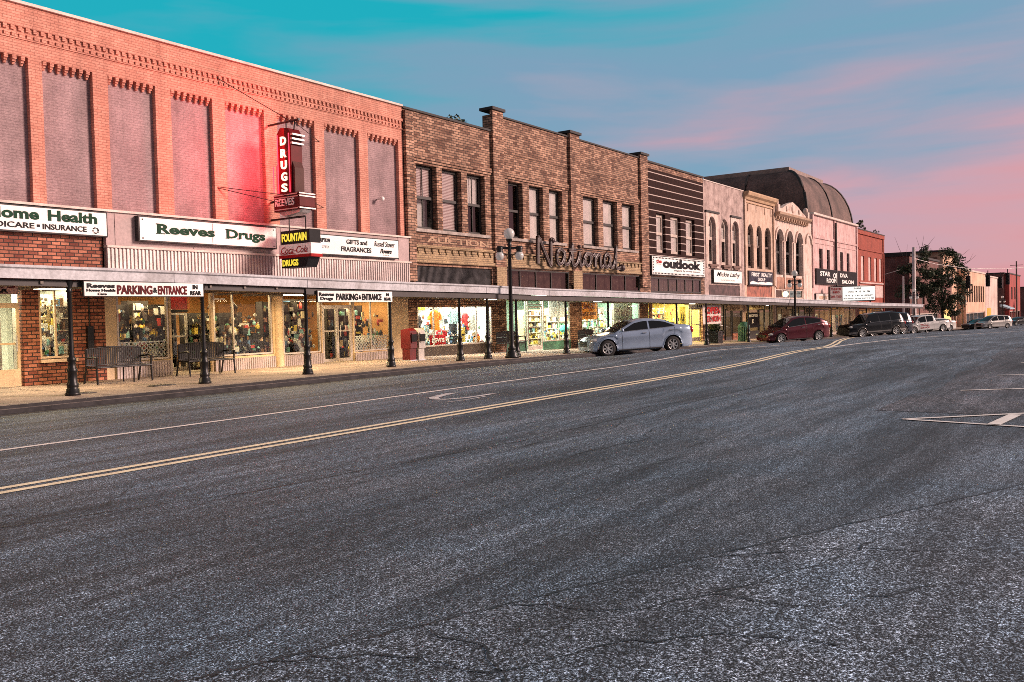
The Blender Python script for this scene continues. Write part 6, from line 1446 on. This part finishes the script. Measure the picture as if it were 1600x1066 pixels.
M_sand = plain('sand_wall', (.66, .42, .29), .85, var=.35, scale=.3); M_pale = plain('pale_wall', (.64, .48, .42), .85, var=.3, scale=.3)
o = far('tall_tan_building', 'tall tan building with a jutting dark eave rising behind the tree', 152, 166, 10.0, M_sand, [(155, 157, 4.8, 7), (160, 162, 4.8, 7)], y=23.4, shop=.4, corn=.6)
b = MB(); b.box(151.85, 151.98, 24.2, 25.6, -2, 9.2); b.box(151.85, 151.98, 27.2, 28.6, -2, 9.2); b.build('corner_pier', plain('umber_pier', (.16, .07, .045), .8), o)
far('pillared_building', 'cream two storey building striped with tall pale pilasters', 166.5, 192, 7.4, M_sand, [(167.5+3*k, 169.4+3*k, 2.0, 5.0) for k in range(8)], shop=.2, cop=M_copl)
far('pale_building', 'pale pink plain building with a lit amber door', 192.3, 212, 7.0, M_pale, [], shop=None, cop=M_copl)
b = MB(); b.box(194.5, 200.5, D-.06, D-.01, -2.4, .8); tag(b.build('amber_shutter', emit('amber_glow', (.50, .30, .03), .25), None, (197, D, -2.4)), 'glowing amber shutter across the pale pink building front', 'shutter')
far('red_front_building', 'dark brick building with a red front at the end of the street', 236, 262, 8.6, plain('red_wall', (.33, .05, .04), .8, var=.3, scale=.3), [(240, 243, 2.6, 5.6), (247, 250, 2.6, 5.6)], depth=1.0, shop=-.2)
far('dark_side_building', 'dark brick flank with three windows behind the farthest lamp', 235, 262, 8.7, M_darkbrick, [], y=D+1.05, depth=26, sidewins=((25.5, 27.5, 2.6, 5.6), (30, 32, 2.6, 5.6), (34, 36, 2.6, 5.6)))
far('low_dark_building', 'low dark building past the end of the street at the right edge', 285, 330, 6.0, M_darkbrick, [(290, 293, -.5, 2.2)], y=16.5)
# lit entrances and awnings
t = thing('shop_awning', (214, D-1.2, .6), 'small pale blue awning below the red front', 'awning')
b = MB(); b.prism([(D-.02, 1.4), (D-2.0, .55), (D-2.0, .35), (D-.02, .9)], 'x', 216, 226); b.build('canvas', plain('awning_blue', (.35, .45, .52), .8), t)
for xx in (216.1, 225.9): b = MB(); b.tube([(xx, D-2, .4), (xx, D-.05, .0)], .05); b.build('bracket', M_black, t)
b = MB(); b.box(142, 150.5, D-.06, D-.01, -1.9, 1.0); tag(b.build('lit_shop_window', emit('amber_shop', (.9, .6, .2), .45), None, (146, D, -1.9)), 'lit amber shop window behind the corner tree', 'window')
far('low_shop', 'low dark shop with a lit amber window under the corner tree', 140.2, 151.8, 5.6, M_darkbrick, [], cop=M_coping)
# ================================================================== trees and weeds
def tree(lab, s, d, H, crowns, seed, twigs=(), group='trees at the corner', lean=.0):
    rr = random.Random(seed); z = g(s)+.1; t = thing('street_tree', (s, d, z), lab, 'tree', group)
    b = MB(); tips = []
    trunk = [(s, d, z), (s+.05, d-.05, z+H*.18), (s-.05, d+.1, z+H*.36), (s+.1, d+.05, z+H*.55)]
    b.tube(trunk, [.20, .16, .13, .09], 8)
    for (c, r_) in crowns:
        base = Vector(trunk[rr.choice((2, 3))]); mid = base.lerp(Vector(c), .5)+Vector((rr.uniform(-.2, .2), rr.uniform(-.2, .2), .25)); b.tube([base, mid, Vector(c)], [.07, .045, .02], 6)
        for k in range(6):
            q = Vector(c)+Vector((rr.uniform(-1, 1), rr.uniform(-1, 1), rr.uniform(-.6, 1))).normalized()*max(r_)*rr.uniform(.7, 1.1); b.tube([mid.lerp(Vector(c), .6), q], [.022, .008], 4)
    for tw in twigs: b.tube(tw, [.04]+[.022]*(len(tw)-2)+[.008], 5)
    b.build('trunk', M_bark, t)
    b = MB()
    for (c, r_) in crowns:
        nC = int(15*r_[0]*r_[1]*r_[2])+8
        for k in range(nC):
            while True:
                p = Vector((rr.uniform(-1, 1), rr.uniform(-1, 1), rr.uniform(-1, 1)))
                if p.length < 1: break
            cc = (c[0]+p.x*r_[0], c[1]+p.y*r_[1], c[2]+p.z*r_[2]); leaves(b, cc, .42, .42, .32, 36, .13, rr)
    b.build('crown', [M_leaf, M_leafd], t)
    return t
dd = 18.6
ts, td = 118.8, 18.4
tree('leafy tree at the corner with an uneven dark crown', ts, td, 9.2, [((ts, td, 5.0), (1.5, 1.7, 1.3)), ((ts+.9, td-1.2, 7.0), (1.1, 1.1, 1.2)), ((ts-.6, td+.9, 3.2), (1.4, 1.7, 1.1)), ((ts+1.2, td-2.0, 5.2), (.9, 1.0, 1.3)), ((ts+.7, td-.5, 8.1), (.8, .8, .8)), ((ts+.4, td-1.3, 2.2), (1.3, 1.7, 1.0)), ((ts-.4, td+.6, 1.5), (1.1, 1.3, .8)), ((ts+.2, td-1.0, .9), (1.0, 1.2, .6)), ((ts-.2, td+1.5, 5.6), (.8, 1.0, .8)), ((ts+.6, td-2.3, 3.6), (.8, .9, .9)), ((ts, td+2.3, 4.0), (.8, .9, .8))], 5, [[(ts+.9, td-1.2, 7), (ts+1.2, td-2.0, 7.6), (ts+1.4, td-2.9, 8.4)], [(ts+.9, td-1.6, 6), (ts+1.3, td-2.6, 6.7), (ts+1.4, td-3.6, 7.6)], [(ts+.9, td-2.2, 6.6), (ts+1.3, td-2.9, 7.0), (ts+1.4, td-3.3, 7.9)]])
ts, td = 116.6, 21.2
tree('thin half bare tree with twigs standing above its sparse crown', ts, td, 10.2, [((ts+.2, td+.4, 6.2), (.8, 1.0, .5)), ((ts+.4, td-1.0, 6.7), (.7, .7, 1.0)), ((ts+.5, td-1.2, 8.2), (.5, .5, .8)), ((ts, td-.6, 4.2), (1.2, 1.4, 1.0)), ((ts-.2, td+1.3, 6.0), (.6, .8, .45)), ((ts-.1, td+1.2, 3.4), (.9, .9, .8)), ((ts+.3, td-1.6, 5.4), (.7, .8, .7))], 8, [[(ts, td, 5), (ts, td+.8, 6.9), (ts-.1, td+1.6, 8.7), (ts-.2, td+2.1, 10.2)], [(ts, td+.9, 6.8), (ts, td+.8, 7.8), (ts, td+.7, 9.2)], [(ts+.4, td-.9, 7), (ts+.5, td-.6, 8.8), (ts+.6, td-.2, 10.1)], [(ts+.5, td-1.0, 8.0), (ts+.6, td-1.7, 9.2), (ts+.7, td-2.3, 10.0)], [(ts+.4, td-.7, 7.8), (ts+.5, td-.95, 9.2), (ts+.5, td-1.1, 10.2)], [(ts+.2, td+.3, 6.4), (ts+.2, td+.1, 7.6), (ts+.2, td-.3, 8.8)]])
for i, (s, d, h, lab) in enumerate(((250, 15.5, 7, 'dark rounded tree beside the utility pole at the right edge'), (292, 13.0, 8, 'dark tree past the street end at the right edge'), (330, 24, 8, 'distant tree behind the low dark building'))):
    tree(lab, s, d, h, [((s, d, g(s)+h*.55), (2.4, 2.4, 1.6)), ((s+1, d-1.4, g(s)+h*.78), (1.8, 1.8, 1.3)), ((s-.8, d+1.6, g(s)+h*.72), (1.7, 1.7, 1.1))], 30+i, group='trees at the street end')
def weed(lab, p, n, sp):
    rr = random.Random(int(p[0]*7)); t = thing('roof_weed', p, lab, 'plant', 'weeds growing on the roofs')
    b = MB(); lb = MB()
    for k in range(n):
        a = rr.uniform(0, 6.28); q = Vector(p)+Vector((math.cos(a)*sp*rr.uniform(.2, 1), math.sin(a)*sp*.5, rr.uniform(.25, .7)*sp*1.3)); m_ = Vector(p).lerp(q, .5)+Vector((0, 0, .1)); b.tube([p, m_, q], [.02, .014, .006], 4); leaves(lb, q, sp*.22, sp*.22, sp*.2, 34, sp*.11, rr)
    b.build('stem', M_bark, t); lb.build('foliage', [M_leaf, M_leafd], t)
weed('bushy green weed growing by the first chimney pier on the brown brick roof', (29.0, D+.8, 9.5), 7, .6)
weed('leafy weed sprouting at the left corner of the crimson store roof', (93.6, D+.3, 9.6), 6, 1.0)
weed('small dark weed on the middle of the crimson store roof', (97.8, D+.3, 9.6), 4, .7)
weed('tuft of weed near the right corner of the crimson store roof', (102.5, D+.3, 9.6), 4, .5)
# ================================================================== masts, wires, signals
def mast(name, lab, s, d, H, r0, r1, mat, cat='pole', arms=()):
    z = zr(s, d) if d < 17 else SIDE(s); t = thing(name, (s, d, z), lab, cat)
    b = MB(); b.lathe([(r0*1.7, 0), (r0*1.7, .25), (r0, .3), (r1, H), (0, H)], (s, d, z), 12); b.build('shaft', mat, t)
    for a in arms: b = MB(); b.tube(a, .06, 6); b.build('arm', mat, t)
    return t
M_mast = plain('galvanised_mast', (.58, .52, .50), .5, .3)
mast('signal_mast', 'tall pale signal mast left of the corner tree', 106, 19.25, 9.4, .22, .16, M_mast)
mast('signal_mast', 'short pale pole left of the tall signal mast', 105.6, 20.3, 6.2, .13, .1, M_mast)
mast('utility_pole', 'dark wooden utility pole at the right edge of the street', 200, 17.5, 12.2, .16, .12, plain('pole_wood', (.09, .06, .05), .9), arms=[[(200, 16.4, 9.2), (200, 18.6, 9.2)]])
t = thing('span_wire', (112, 18, 6), 'thin pale span wire running from the signal mast', 'wire')
b = MB(); b.tube([(106, 19.25, 6.9), (110, 17.6, 6.3), (116, 15.2, 5.9), (124, 12, 5.9), (134, 8, 6.5)], .03, 5); b.tube([(105.6, 20.6, 5.7), (104.4, D-.1, 5.2)], .025, 5); b.build('cable', M_mast, t)
sig0 = None
for (s, d, z, lab) in ((118.0, 15.4, 3.6, 'black traffic signal hanging just right of the tree crown'), (124, 13.97, 3.8, 'black traffic signal hanging before the pale pink building'), (126, 12.0, 4.0, 'black traffic signal hanging before the red front'), (127, 12.9, 3.6, 'smallest black traffic signal left of the one before the red front')):
    if sig0 is None:
        sig0 = thing('traffic_signal', (s, d, z), lab, 'traffic light', 'traffic signals over the crossing')
        b = MB(); b.box(-.2, .2, -.2, .2, 0, 1.25); b.box(-.04, .04, -.04, .04, 1.25, 1.75); b.build('housing', M_black, sig0, local=True)
        for k in range(3):
            b = MB(); b.tube([(-.2, 0, .22+k*.4), (-.46, 0, .22+k*.4)], .16, 10, False); b.tube([(-.2, 0, .22+k*.4), (-.23, 0, .22+k*.4)], .13, 10); b.build('visor', M_black, sig0, local=True)
        o = sig0
    else: o = copy_tree(sig0); o.location = (s, d, z)
    o['label'] = lab; o.scale = (1.15, 1.15, 1.15)
